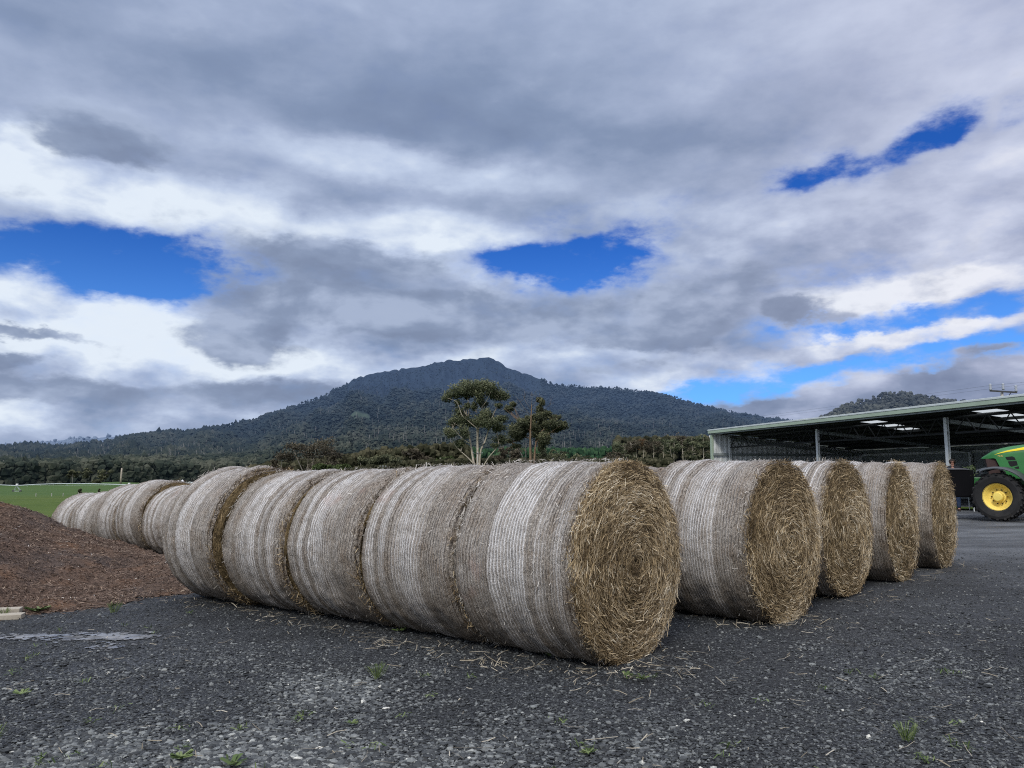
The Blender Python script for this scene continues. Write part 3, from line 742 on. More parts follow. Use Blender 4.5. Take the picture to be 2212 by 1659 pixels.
def rock(px, t):
    band = sstep(735, 775, px) * (1 - sstep(1130, 1190, px)) * sstep(.62, .80, t + .10 * (fbm(px / 30, t * 4, s=12) - .5))
    return np.clip(band, 0, 1)
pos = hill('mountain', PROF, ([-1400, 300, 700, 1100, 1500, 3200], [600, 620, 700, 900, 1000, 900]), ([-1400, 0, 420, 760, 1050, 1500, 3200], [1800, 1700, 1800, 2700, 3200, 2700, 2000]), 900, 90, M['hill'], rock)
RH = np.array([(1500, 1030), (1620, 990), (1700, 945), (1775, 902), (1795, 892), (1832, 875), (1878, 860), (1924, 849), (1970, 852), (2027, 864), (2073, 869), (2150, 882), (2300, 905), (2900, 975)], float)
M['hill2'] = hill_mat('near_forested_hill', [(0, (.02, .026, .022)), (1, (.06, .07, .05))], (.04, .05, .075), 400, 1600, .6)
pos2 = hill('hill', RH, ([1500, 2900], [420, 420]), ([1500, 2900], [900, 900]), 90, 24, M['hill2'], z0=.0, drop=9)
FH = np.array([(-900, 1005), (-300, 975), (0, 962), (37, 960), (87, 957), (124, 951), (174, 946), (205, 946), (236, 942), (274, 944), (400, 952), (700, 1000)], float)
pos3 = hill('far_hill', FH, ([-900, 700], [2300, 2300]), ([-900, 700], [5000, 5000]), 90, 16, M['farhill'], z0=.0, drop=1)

g = np.random.default_rng(21)
def canopy(pos, n, pxr, tfun, size, hfun, name, label, material, base=ICO0, skip=None, shade0=.5, cone=1.):
    px = g.uniform(*pxr, n); t = tfun(g.random(n)) ; k = np.ones(n, bool)
    if skip is not None: k = ~skip(px, t)
    px, t = px[k], t[k]; P = pos(px, t); n = len(px)
    s = g.uniform(*size, n); h = hfun(n)
    if name == 'mountain_forest': s = s * (.38 + .62 * np.sqrt(t)) * np.where(rock(px, t) > .3, .5, 1); h = np.where(rock(px, t) > .3, h * .25, h); s = s * np.exp(g.normal(0, .3, n)) * (.7 + .6 * fbm(px / 9, t * 22, s=35))
    C = P + np.stack([0 * h, 0 * h, h], 1)
    Pv, T, nf = blobs(C, np.stack([s, s, s * g.uniform(.7, 1.25, n) * cone], 1), base, .22)
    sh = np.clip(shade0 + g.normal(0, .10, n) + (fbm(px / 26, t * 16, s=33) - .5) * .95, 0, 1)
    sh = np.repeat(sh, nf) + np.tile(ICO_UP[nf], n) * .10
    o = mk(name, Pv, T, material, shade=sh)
    tag(o, label, 'forest', kind='stuff')
    return o
OCT = (np.array([[1, 0, 0], [-1, 0, 0], [0, 1, 0], [0, -1, 0], [0, 0, 1], [0, 0, -1]], float), np.array([[0, 2, 4], [2, 1, 4], [1, 3, 4], [3, 0, 4], [2, 0, 5], [1, 2, 5], [3, 1, 5], [0, 3, 5]]))
ICO_UP = {len(OCT[1]): OCT[0][OCT[1]].mean(1)[:, 2], len(ICO0[1]): ICO0[0][ICO0[1]].mean(1)[:, 2], len(ICO1[1]): ICO1[0][ICO1[1]].mean(1)[:, 2]}
def skipm(px, t):
    return clear(px, t) | ((rock(px, t) > .3) & ((g.random(len(px)) < .45) | (t > .985)))
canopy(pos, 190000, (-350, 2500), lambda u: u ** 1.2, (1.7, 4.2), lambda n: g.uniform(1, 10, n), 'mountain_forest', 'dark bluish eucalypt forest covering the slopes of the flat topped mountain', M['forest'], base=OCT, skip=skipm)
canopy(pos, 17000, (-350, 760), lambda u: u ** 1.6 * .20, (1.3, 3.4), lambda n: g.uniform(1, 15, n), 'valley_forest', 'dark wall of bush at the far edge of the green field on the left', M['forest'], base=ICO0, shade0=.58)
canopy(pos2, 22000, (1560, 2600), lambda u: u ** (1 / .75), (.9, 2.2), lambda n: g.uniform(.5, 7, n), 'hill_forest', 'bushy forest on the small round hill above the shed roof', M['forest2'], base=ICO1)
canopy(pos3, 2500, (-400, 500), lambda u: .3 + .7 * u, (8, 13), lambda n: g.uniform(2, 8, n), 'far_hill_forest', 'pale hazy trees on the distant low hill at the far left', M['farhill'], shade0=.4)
# pale trunks showing through the slope
n = 3000; px = g.uniform(-300, 1900, n); t = .03 + g.random(n) ** 1.3 * .75; k = ~skipm(px, t); px, t = px[k], t[k]; n = len(px); P = pos(px, t)
cl = fbm(px / 60, t * 6, s=44) > .47; P = P[cl]; n = len(P)
Hh = g.uniform(7, 15, n); D = np.stack([g.normal(0, .05, n), g.normal(0, .05, n), np.ones(n)], 1)
C = P + np.stack([0 * Hh, 0 * Hh, Hh * .5 + 2], 1); C[:, :2] *= (1 - 9 / np.linalg.norm(C[:, :2], axis=1))[:, None]
Vs, Qs = ribbons(C, D, g.uniform(.25, .6, n), Hh, np.tile([0, -1., 0], (n, 1)))
tag(mk('forest_trunks', Vs, Qs, M['fartrunk'], shade=np.repeat(g.random(n), 2)), 'thin pale gum trunks standing among the mountain forest', 'tree trunks', kind='stuff')
# plantation and woodland in the middle distance
def zone(n, pxr, rr_, size, hh, name, label, material, cone, shade0, topline=None):
    px = g.uniform(*pxr, n); r = g.uniform(*rr_, n) ; y = r / np.sqrt(1 + ((px - CX) / F) ** 2); x = (px - CX) / F * y
    z = zfar(x, y); s = g.uniform(*size, n); h = g.uniform(*hh, n)
    C = np.stack([x, y, z + h], 1)
    Pv, T, nf = blobs(C, np.stack([s, s, s * cone * g.uniform(.8, 1.2, n)], 1), ICO1, .2)
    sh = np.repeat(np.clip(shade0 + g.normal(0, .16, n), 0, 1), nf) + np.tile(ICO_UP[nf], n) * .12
    tag(mk(name, Pv, T, material, shade=sh), label, 'forest', kind='stuff')
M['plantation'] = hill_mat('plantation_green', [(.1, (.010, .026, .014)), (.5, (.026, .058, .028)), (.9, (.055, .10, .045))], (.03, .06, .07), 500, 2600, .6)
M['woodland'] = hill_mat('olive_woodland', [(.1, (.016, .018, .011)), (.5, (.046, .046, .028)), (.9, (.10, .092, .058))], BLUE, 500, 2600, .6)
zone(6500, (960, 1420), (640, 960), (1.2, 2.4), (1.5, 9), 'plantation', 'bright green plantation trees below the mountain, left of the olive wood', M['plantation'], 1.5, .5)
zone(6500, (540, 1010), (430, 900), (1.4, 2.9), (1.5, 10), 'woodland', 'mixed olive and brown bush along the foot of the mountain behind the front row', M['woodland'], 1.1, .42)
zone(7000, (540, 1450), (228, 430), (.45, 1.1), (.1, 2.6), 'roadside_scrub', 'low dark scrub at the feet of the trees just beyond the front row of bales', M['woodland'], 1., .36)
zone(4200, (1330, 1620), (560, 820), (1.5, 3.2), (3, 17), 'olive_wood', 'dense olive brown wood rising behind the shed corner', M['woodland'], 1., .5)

# ------------------------------------------------------------------ trees
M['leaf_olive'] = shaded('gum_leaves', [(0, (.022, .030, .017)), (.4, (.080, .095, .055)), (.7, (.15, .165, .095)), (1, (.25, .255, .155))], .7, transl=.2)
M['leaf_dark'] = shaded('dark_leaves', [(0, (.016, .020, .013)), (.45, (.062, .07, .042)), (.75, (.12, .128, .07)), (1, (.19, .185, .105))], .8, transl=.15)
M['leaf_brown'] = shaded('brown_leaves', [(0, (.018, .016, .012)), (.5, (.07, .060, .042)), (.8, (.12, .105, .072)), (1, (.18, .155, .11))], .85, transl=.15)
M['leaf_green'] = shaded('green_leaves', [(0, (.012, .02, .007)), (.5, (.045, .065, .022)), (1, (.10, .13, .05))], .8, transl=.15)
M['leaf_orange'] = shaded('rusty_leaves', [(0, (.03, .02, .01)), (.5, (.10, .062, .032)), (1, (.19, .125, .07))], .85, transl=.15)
M['bark_pale'] = simple('pale_gum_bark', (.36, .32, .26), .9, .35, 1.5, dirt=(.12, .10, .08))
M['bark_red'] = simple('brown_gum_bark', (.21, .145, .10), .9, .35, 1.5, dirt=(.08, .06, .05))
M['bark_grey'] = simple('dead_grey_wood', (.33, .31, .29), .9, .3, 2)
def clump_leaves(cl, dens, size, g):
    """cl: (cx,cy,cz,rx,ry,rz) ellipsoids -> leaf quads"""
    C, D, W, L, Sh = [], [], [], [], []
    for (a, b, c, rx, ry, rz) in cl:
        n = int(dens * (rx * rz + .5))
        # a clump is several tufts
        nt_ = max(4, int(n / 26)); dirs = g.normal(size=(nt_, 3)); dirs /= np.linalg.norm(dirs, axis=1)[:, None]
        tc = dirs * (g.random((nt_, 1)) ** .45)
        k = g.integers(0, nt_, n); o = tc[k] + g.normal(0, .26, (n, 3))
        C.append(np.array([a, b, c]) + o * np.array([rx, ry, rz]))
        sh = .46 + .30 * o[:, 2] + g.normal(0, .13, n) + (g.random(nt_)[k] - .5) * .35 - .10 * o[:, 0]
        Sh.append(sh)
    C = np.concatenate(C); Sh = np.concatenate(Sh); n = len(C)
    D = g.normal(size=(n, 3)); D[:, 2] -= .35
    Vs, Qs = ribbons(C, D, size * g.uniform(.35, .7, n), size * g.uniform(.7, 1.5, n))
    return Vs, Qs, np.repeat(np.clip(Sh, 0, 1), 2)
def hero(name, label, base_px, base_crop, Y, branches, clumps, barkm, leafm, dead=(), depth=.55, seed=1, dens=150, leaf=.34, deadmat=None):
    g = np.random.default_rng(seed)
    k = .17361 * Y / F; x0 = (base_px - CX) / F * Y; z0 = float(zfar(x0, Y))
    zb = at(base_px, 795.5 + base_crop[1] * .17361, Y)[2] - z0
    root = empty(name, (x0, Y, z0), 0, label, 'tree')
    def loc(p, dy): return np.array([(p[0] - base_crop[0]) * k, dy, zb + (base_crop[1] - p[1]) * k])
    mb = MB(); db = MB()
    for i, (pts, r0, r1) in enumerate(branches):
        sgn = g.normal(0, 1.3); m_ = len(pts); u = np.linspace(0, 1, m_)
        P = [loc(p, sgn * u[j] * 1.6 + g.normal(0, .12) * (j > 0)) for j, p in enumerate(pts)]
        if i < 2 or pts[0][1] >= base_crop[1] - 40: P[0][2] = -.3
        P = np.array(P)
        uu = np.linspace(0, m_ - 1, m_ * 4); P = np.stack([np.interp(uu, np.arange(m_), P[:, c]) for c in range(3)], 1)
        P[1:-1] = (P[:-2] + 2 * P[1:-1] + P[2:]) / 4
        mb.tube(P, np.linspace(r0, r1, len(P)), 7)
    cl3 = []
    ends = [loc(pts[-1], 0) for pts, _, _ in branches] + [loc(p, 0) for pts, _, _ in branches for p in pts[2:]]
    E3 = np.array(ends)
    for (cx, cy, rx, ry) in clumps:
        c = loc((cx, cy), g.normal(0, 1) * rx * k * depth * 1.6)
        cl3.append((*c, rx * k * g.uniform(.95, 1.15), rx * k, ry * k * g.uniform(1.1, 1.6)))
        # twigs that carry the clump
        e = E3[np.argsort(np.linalg.norm((E3 - c)[:, [0, 2]] + np.array([0, 1.2]), axis=1))[0]]
        for q in range(6):
            tip = c + g.normal(0, .5, 3) * np.array([rx * k, rx * k, ry * k]); mid = (e + tip) / 2 + g.normal(0, .25, 3) - np.array([0, 0, .3])
            mb.tube([e, mid, tip], [.075, .05, .02], 4)
    mk_t = mb.build('trunk', barkm, root, smooth=True)
    for (pts, r0, r1) in dead:
        P = np.array([loc(p, g.normal(0, .6)) for p in pts]); db.tube(P, np.linspace(r0, r1, len(P)), 5)
        for q in range(5):
            a = P[-1] * .4 + P[-2] * .6 if len(P) > 1 else P[-1]; db.tube([a, a + g.normal(0, .8, 3) + [0, 0, 1.2]], [.04, .015], 4)
    if dead: db.build('dead_branches', deadmat or M['bark_grey'], root, smooth=True)
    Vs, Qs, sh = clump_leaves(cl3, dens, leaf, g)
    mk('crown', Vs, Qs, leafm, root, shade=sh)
    return root
B1 = [([(735, 1255), (735, 1100), (730, 900), (735, 760), (760, 620), (780, 500), (800, 400), (760, 280)], .42, .08),
      ([(715, 1255), (680, 1150), (650, 980), (630, 880), (600, 760), (610, 600), (600, 400), (590, 300)], .36, .07),
      ([(755, 1230), (770, 1020), (830, 900), (865, 770), (900, 640), (960, 500), (1010, 400), (1030, 340)], .28, .06),
      ([(770, 1210), (870, 1110), (960, 1010), (1000, 940), (985, 870)], .20, .07),
      ([(690, 1190), (600, 1100), (530, 1040), (450, 960), (400, 830)], .19, .06),
      ([(640, 940), (560, 890), (430, 750)], .14, .05), ([(735, 760), (640, 680), (540, 600), (480, 420), (360, 380)], .16, .05),
      ([(730, 900), (720, 700), (725, 560)], .16, .06), ([(600, 600), (520, 430), (440, 350)], .12, .04), ([(780, 500), (860, 400), (900, 320)], .12, .04)]
K1 = [(620, 225, 120, 50), (760, 222, 130, 52), (870, 270, 110, 60), (520, 285, 110, 52), (430, 320, 80, 42), (345, 365, 60, 38), (1010, 330, 100, 42), (1075, 372, 52, 42), (935, 325, 70, 40),
      (765, 330, 80, 70), (590, 330, 60, 40), (520, 560, 85, 70), (540, 650, 95, 70), (425, 680, 65, 42), (640, 680, 80, 48), (770, 665, 105, 60), (850, 605, 85, 60), (905, 690, 110, 48), (1010, 640, 80, 40), (1000, 745, 80, 38),
      (690, 470, 45, 32), (400, 810, 85, 52), (520, 940, 65, 45), (575, 790, 55, 52), (1020, 890, 80, 42), (985, 470, 52, 22), (950, 960, 38, 25), (800, 420, 60, 40), (690, 270, 90, 50), (480, 430, 40, 22), (590, 470, 40, 25)]
hero('gum_tree', 'tall gum tree with pale trunks and a domed olive crown', 1032, (735, 1250), 220, B1, K1, M['bark_pale'], M['leaf_olive'], seed=3, dens=270, leaf=.36)
B2 = [([(1390, 1225), (1385, 1000), (1385, 800), (1395, 600), (1400, 470)], .40, .10), ([(1425, 1215), (1445, 1000), (1470, 850), (1530, 780), (1640, 720), (1720, 650)], .30, .07),
      ([(1385, 880), (1310, 840), (1230, 780)], .14, .05), ([(1340, 1040), (1250, 980), (1150, 920), (1100, 900)], .12, .05), ([(1470, 900), (1560, 860), (1640, 800), (1750, 730)], .14, .05),
      ([(1470, 850), (1500, 700), (1525, 560), (1530, 430)], .16, .05), ([(1385, 800), (1330, 720), (1290, 690)], .12, .04)]
D2 = [([(1325, 1230), (1330, 1060), (1330, 930)], .2, .06), ([(1310, 1150), (1270, 1060), (1230, 1000)], .13, .05), ([(1400, 480), (1410, 380), (1408, 290)], .09, .03), ([(1395, 600), (1300, 480), (1200, 340)], .10, .03),
      ([(1400, 540), (1330, 420), (1290, 320)], .08, .02), ([(1400, 500), (1470, 400), (1530, 330)], .08, .02), ([(1560, 960), (1640, 860), (1720, 780)], .08, .03), ([(1350, 560), (1220, 500), (1160, 400)], .07, .02), ([(1530, 600), (1600, 480), (1690, 420)], .06, .02)]
K2 = [(1395, 690, 50, 45), (1350, 620, 40, 26), (1340, 750, 46, 36), (1420, 620, 40, 30), (1118, 500, 52, 34), (1170, 452, 32, 22), (1290, 690, 82, 42), (1190, 790, 82, 52), (1285, 790, 72, 42), (1240, 862, 52, 34), (1120, 905, 42, 22), (1210, 970, 45, 18), (1520, 605, 75, 44), (1515, 525, 50, 40), (1535, 440, 40, 36), (1500, 395, 30, 22),
      (1450, 800, 52, 52), (1440, 722, 45, 42), (1540, 690, 82, 52), (1685, 612, 75, 38), (1650, 700, 90, 42), (1770, 722, 80, 28), (1715, 765, 62, 24), (1800, 690, 40, 18), (1600, 560, 40, 20), (1560, 890, 80, 50), (1520, 965, 42, 50), (1590, 800, 45, 42)]
hero('gum_tree', 'sparse gum tree with bare dead top branches and a reddish trunk', 1147, (1395, 1225), 215, B2, K2, M['bark_red'], M['leaf_dark'], D2, seed=8, dens=420, leaf=.36, deadmat=simple('dead_twigs', (.14, .13, .125), .9, .3, 2))

def tree(name, label, px, pytop, Y, wpx, leafm, barkm, group, seed, dens=26, bare=.35, leaf=None, ntr=1):
    g = np.random.default_rng(seed)
    x = (px - CX) / F * Y; z0 = float(zfar(x, Y)); H = at(px, pytop, Y)[2] - z0; Wd = wpx / F * Y / 2
    root = empty(name, (x, Y, z0), 0, label, 'tree', group)
    mb = MB(); cl = []
    tops = []
    for q in range(ntr):
        lean = g.normal(0, .05, 2) * H + (q - (ntr - 1) / 2) * np.array([Wd * .5, 0])
        P = np.array([[q * .4, 0, -.3], [lean[0] * .3 + q * .3, lean[1] * .3, H * .35], [lean[0] * .7, lean[1] * .7, H * .65], [lean[0], lean[1], H * .93]])
        mb.tube(P, [H * .020, H * .016, H * .010, H * .004], 6); tops.append(P)
    nb = g.integers(9, 14)
    for b in range(nb):
        u = g.uniform(bare, 1); P = tops[b % ntr]; s = np.array([np.interp(u * .9, [0, .35, .65, .93], P[:, c]) for c in range(3)])
        s[2] = H * u * .85
        a = g.uniform(0, 2 * math.pi); rad = Wd * math.sqrt(max(.15, 1 - ((u - (bare + .35)) / (1.05 - bare)) ** 2)) * g.uniform(.45, .95)
        e = s + np.array([math.cos(a) * rad, math.sin(a) * rad, H * g.uniform(.04, .14)]); e[2] = min(e[2], H * .95)
        mb.tube([s, (s + e) / 2 - [0, 0, H * .015], e], [H * .008, H * .006, H * .003], 4)
        cr = Wd * g.uniform(.30, .48); cl.append((*e, cr, cr, cr * g.uniform(.5, .8)))
    cl.append((0, 0, H * .93, Wd * .4, Wd * .4, H * .08))
    mb.build('trunk', barkm, root, smooth=True)
    Vs, Qs, sh = clump_leaves(cl, dens * 42 / max(Wd * Wd, 2), leaf or max(.4, Y / 800), g)
    mk('crown', Vs, Qs, leafm, root, shade=sh)
    return root
TG1, TG2, TG3 = 'trees along the bottom of the mountain behind the front row', 'tall trees of the olive wood left of the shed', 'trees standing in the green field'
tree('broad_tree', 'broad brownish tree with pale bare limbs above the top of the tallest bale', 665, 958, 250, 112, M['leaf_brown'], M['bark_pale'], TG1, 61, dens=60, bare=.2, leaf=.5, ntr=3)
LST = [(612, 980, 255, 40, 'brown', 'thin half bare tree at the left edge of the broad brownish tree'), (702, 1003, 225, 46, 'green', 'rounded green bush at the right foot of the broad brownish tree'),
       (742, 1006, 240, 40, 'green', 'low green bush next to the rounded one, left of the wooden poles'), (782, 990, 270, 48, 'dark', 'dark tree between the low green bushes and the crossarm pole'),
       (842, 983, 270, 56, 'dark', 'dark tree right behind the crossarm pole'), (808, 992, 285, 40, 'dark', 'small dark tree just left of the crossarm pole'), (891, 971, 280, 54, 'brown', 'tall brownish tree between the crossarm pole and the plain post'),
       (924, 990, 285, 40, 'brown', 'small brown tree right behind the plain post'), (966, 988, 262, 50, 'green', 'olive green tree left of the domed gum tree'),
       (1101, 967, 300, 52, 'brown', 'brownish tree seen between the two big gum trees'), (1072, 985, 300, 44, 'brown', 'low brown tree right of the domed gum trunks'),
       (1172, 970, 300, 58, 'dark', 'dark tree right behind the reddish trunk of the sparse gum'), (1214, 975, 310, 56, 'dark', 'dark tree just right of the sparse gum tree'), (1262, 985, 330, 54, 'dark', 'low dark tree midway between the sparse gum and the olive wood')]
for k, (px, py, Y, w, kind, lab) in enumerate(LST):
    tree('bushy_tree', lab, px, py, Y, w, M['leaf_' + kind], M['bark_pale'] if k in (0, 8) else M['bark_grey'], TG1, 70 + k, dens=46, bare=.12, leaf=.5)
RST = [(1326, 976, 430, 40, 'brown', .25, 'first short tree at the left end of the olive wood'), (1348, 958, 450, 42, 'olive', .4, 'second tree from the left end of the olive wood'), (1372, 951, 440, 44, 'brown', .5, 'brown crowned tree with twin pale trunks above the nearest bale end'),
       (1388, 948, 470, 40, 'orange', .55, 'tree with the rusty orange crown in the olive wood'), (1410, 952, 430, 44, 'brown', .5, 'tall trunked tree just right of the rusty crowned one'), (1432, 946, 460, 46, 'dark', .45, 'dark crowned tree in the middle of the olive wood'),
       (1452, 950, 420, 42, 'olive', .5, 'olive tree with forked pale trunk, fourth from the shed corner'), (1474, 941, 450, 46, 'brown', .45, 'third tree of the olive wood counting left from the shed corner'), (1496, 943, 425, 42, 'dark', .35, 'second tree left of the shed corner in the olive wood'), (1518, 941, 410, 42, 'olive', .2, 'leafy tree right beside the shed corner'),
       (1360, 985, 380, 26, 'dark', .1, 'short dark bush under the tall trees, above the nearest bale rim'), (1505, 985, 330, 30, 'dark', .05, 'dark bush low against the shed corner')]
for k, (px, py, Y, w, kind, bare, lab) in enumerate(RST):
    tree('tall_tree', lab, px, py, Y, w, M['leaf_' + kind], M['bark_pale'], TG2, 90 + k, dens=34, bare=bare, leaf=.55, ntr=2 if k in (2, 6) else 1)
FT = [(32, 1016, 540, 17, 'olive', 'slim pale tree at the field edge, far left beside the irrigator tower', .0), (193, 1012, 520, 26, 'dark', 'open crowned tree in the field on the small green rise', .3), (232, 1016, 515, 34, 'dark', 'wider dark tree on the green rise, left of the white dead trunk', .05),
      (164, 1016, 530, 20, 'dark', 'thin tree standing left of the green rise', .4), (183, 1056, 300, 7, 'dark', 'small dark bush on the grass left of the leftmost bales', 0), (223, 1056.5, 300, 5, 'dark', 'tiny dark bush on the bare strip of the field', 0), (215, 1038, 480, 16, 'dark', 'low dark shrub at the foot of the green rise', 0), (386, 1038, 520, 12, 'dark', 'round shrub beside the white tanks', 0), (448, 1030, 470, 20, 'green', 'dark green bush in the field next to the tallest bale', 0)]
for k, (px, py, Y, w, kind, lab, bare) in enumerate(FT):
    tree('field_tree', lab, px, py, Y, w, M['leaf_' + kind], M['bark_grey'], TG3, 120 + k, dens=30, bare=bare, leaf=.6 if Y > 350 else .35)

# ------------------------------------------------------------------ poles, irrigator, tanks in the field
M['pole'] = simple('grey_pole_wood', (.36, .35, .32), .85, .25, 2)
M['white'] = simple('white_paint', (.72, .73, .74), .5, .08, 2)
M['galv'] = simple('galvanised_pipe', (.46, .52, .52), .45, .12, 2, metal=.3)
M['insul'] = simple('porcelain', (.33, .36, .40), .3, .1, 3)
M['dark'] = simple('dark_steel', (.05, .052, .055), .6, .25, 3)
def pole(px, pytop, Y, rad, label, arms=0, mat_=None, name='utility_pole', cat='pole', lean=0., armw=2.2):
    x = (px - CX) / F * Y; z0 = float(zfar(x, Y)) if Y > 70 else zg(x, Y); H = at(px, pytop, Y)[2] - z0
    root = empty(name, (x, Y, z0), 0, label, cat)
    MB().tube([[0, 0, -.4], [lean * H * .5, 0, H * .5], [lean * H, 0, H]], [rad, rad * .85, rad * .65], 10).build('pole_shaft', mat_ or M['pole'], root, smooth=True)
    for a in range(arms):
        zc = H - .45 - a * 1.1
        cb = MB().box((0, -rad - .05, zc), (armw, .1, .12)).build('crossarm', M['dark'], root)
        for sx in (-.46, 0, .46):
            MB().lathe([(.0, 0), (.07, 0), (.09, .08), (.05, .12), (.09, .2), (.05, .26), (.08, .34), (0, .36)], 10, 'Z', (sx * armw, -rad - .05, zc + .06)).build('insulator', M['insul'], cb, smooth=True)
    return root
pole(2170, 847, 60, .16, 'grey power pole with a three insulator crossarm above the shed roof', 0)
pw = [o for o in COL.objects if o.get('label', '').startswith('grey power pole')][0]
H = at(2170, 847, 60)[2] - pw.location[2]
cb = MB().box((0, -.2, H + .02), (2.1, .10, .12), ry=R(3.5)).build('crossarm', M['dark'], pw)
for sx, up in ((-1., .06), (0, .1), (1., -.05)):
    MB().lathe([(.0, 0), (.08, 0), (.11, .1), (.07, .16), (.11, .26), (.07, .34), (.11, .44), (.05, .52), (0, .54)], 12, 'Z', (sx, -.2, H + .06 + up)).build('insulator', M['insul'], cb, smooth=True)
MB().tube([[.62, -.15, H - .05], [.16, -.1, H - .7]], .03, 5).build('brace', M['dark'], pw)
for k, sx in enumerate((-1., 1.)):
    P0 = np.array([pw.location[0] + sx, 59.8, pw.location[2] + H + .5]); P1 = np.array([-10 + sx * 2, 420, 24.]); P2 = P0 + np.array([26, -46, 1.])
    pts = [P2, P0 * .5 + P2 * .5 - [0, 0, .5], P0] + [P0 * (1 - u) + P1 * u - np.array([0, 0, 12 * u * (1 - u)]) for u in (.1, .25, .4, .6, .8, 1.)]
    tag(MB().tube(pts, .006, 4).build('power_wire', M['dark']), ['thin power wire running off the left insulator of the pole above the shed', 'thin power wire running off the right insulator of the pole above the shed'][k], 'wire', 'wires of the power pole')
pole(829, 1005, 200, .14, 'short grey pole with a small crossarm behind the front row of bales', 1, armw=1.6)
pole(922, 998, 190, .17, 'plain pale post standing right of the crossarm pole behind the bales', 0, name='timber_post', cat='post')
pole(1032, 976, 205, .17, 'power pole with crossarm standing against the trunks of the domed gum', 1, armw=2.6)
pole(715, 1018, 205, .12, 'stub of a post barely rising over the third and fourth bale tops', 0, name='timber_post', cat='post')
pole(954, 989, 230, .14, 'thin dead tree trunk just right of the plain pale post', 0, mat_=M['bark_grey'], name='dead_trunk', cat='dead tree', lean=-.1)
pole(267.5, 1011, 470, .62, 'tall bare white dead trunk standing in the field above the far bales', 0, mat_=M['bark_pale'], name='dead_trunk', cat='dead tree', lean=.02)
# irrigator: one long machine
Yi = 385
def irr(px, py): return at(px, py, Yi)
ir = empty('irrigator', irr(36, 1064), 0, 'long pale pivot irrigator pipe on wheeled towers across the green field', 'irrigator')
io = np.array(ir.location)
line = [(-160, 1047), (-60, 1045), (0, 1047.6), (36, 1049), (80, 1046.4), (124, 1045), (200, 1045.2), (278, 1047.2), (340, 1044), (428, 1043), (500, 1045), (560, 1047)]
MB().tube([irr(*p_) - io for p_ in line], .20, 8).build('water_pipe', M['galv'], ir, smooth=True)
tr_ = MB()
for a, b in ((36, 278), (278, 520)):
    for u in np.linspace(.08, .92, 8):
        px = a + (b - a) * u; py = np.interp(px, [l[0] for l in line], [l[1] for l in line]); s = 1 if u < .5 else -1
        tr_.tube([irr(px, py) - io, irr(px + 4 * s, py + 3.2) - io], .045, 4)
    tr_.tube([irr(a + (b - a) * u, np.interp(a + (b - a) * u, [l[0] for l in line], [l[1] for l in line]) + 3.4 * math.sin(math.pi * u)) - io for u in np.linspace(0, 1, 12)], .045, 4)
tr_.build('truss_rods', M['galv'], ir)
for px, py, pb in ((36, 1049, 1063.5), (278, 1047.2, 1061)):
    a, b = irr(px, py) - io, irr(px, pb) - io
    t_ = MB()
    for s in (-1, 1): t_.tube([a, b + [s * 1.7, 0, .5]], .09, 5); t_.tube([a + [0, .2, 0], b + [s * 1.7, 1.2, .5]], .09, 5)
    t_.tube([b + [-1.9, 0, .55], b + [1.9, 0, .55]], .12, 6)
    tw = t_.build('tower', M['galv'], ir)
    for s in (-1, 1):
        MB().lathe([(.1, -.15), (.55, -.18), (.62, 0), (.55, .18), (.1, .15)], 16, 'Y', b + [s * 1.8, 0, .6]).build('wheel', M['dark'], tw, smooth=True)
    MB().box(a + [.3, -.2, .5], (.9, .7, .9)).build('control_box', M['white'], tw)
for k, (px, py) in enumerate(((385, 1037.5), (394, 1036.2))):
    Y = 500; w = 6.8 / F * Y / 2; o0 = at(px, 1044, Y); x = o0[0]; zb = float(zfar(x, Y)); Ht = at(px, py, Y)[2] - zb
    rt = empty('water_tank', (x, Y, zb), 0, ['left of the two white round water tanks in the far field', 'right one of the two white round water tanks in the far field'][k], 'water tank', 'white tanks in the field')
    MB().lathe([(w, 0), (w * 1.02, Ht * .75)], 24, 'Z').build('tank_wall', M['white'], rt, smooth=True)
    MB().lathe([(w * 1.05, Ht * .75), (w * .5, Ht * .95), (.05, Ht)], 24, 'Z').build('tank_roof', M['white'], rt, smooth=True)
Y = 500; x = (413 - CX) / F * Y; zb = float(zfar(x, Y))
rt = empty('farm_shed', (x, Y, zb), 0, 'long low white farm shed right of the white tanks in the far field', 'shed')
hb = at(413, 1041, Y)[2] - zb
MB().box((0, 0, hb * .4), (9.5, 5, hb * .8)).build('wall', M['white'], rt)
MB().prism([(-5, hb * .8), (5, hb * .8), (4.6, hb), (-4.6, hb)], -2.8, 2.8).build('roof', M['galv'], rt)
MB().box((-2, -2.52, hb * .3), (1.4, .05, hb * .6)).build('door', M['dark'], rt)
for k, (px, py) in enumerate([(88, 1069), (121.5, 1067.5), (146, 1067.5), (178.5, 1066.5)]):
    Y = 250; x = (px - CX) / F * Y; z = float(zfar(x, Y)); 
    o = MB().box((0, 0, .65), (.16, .16, 1.3)).build('fence_post', M['pole']); o.location = (x, Y, z - .1)
    tag(o, ['first pale fence post from the left in the green field', 'second pale fence post from the left in the green field', 'third pale fence post from the left in the green field', 'pale fence post nearest the leftmost bales in the green field'][k], 'fence post', 'fence posts in the field')

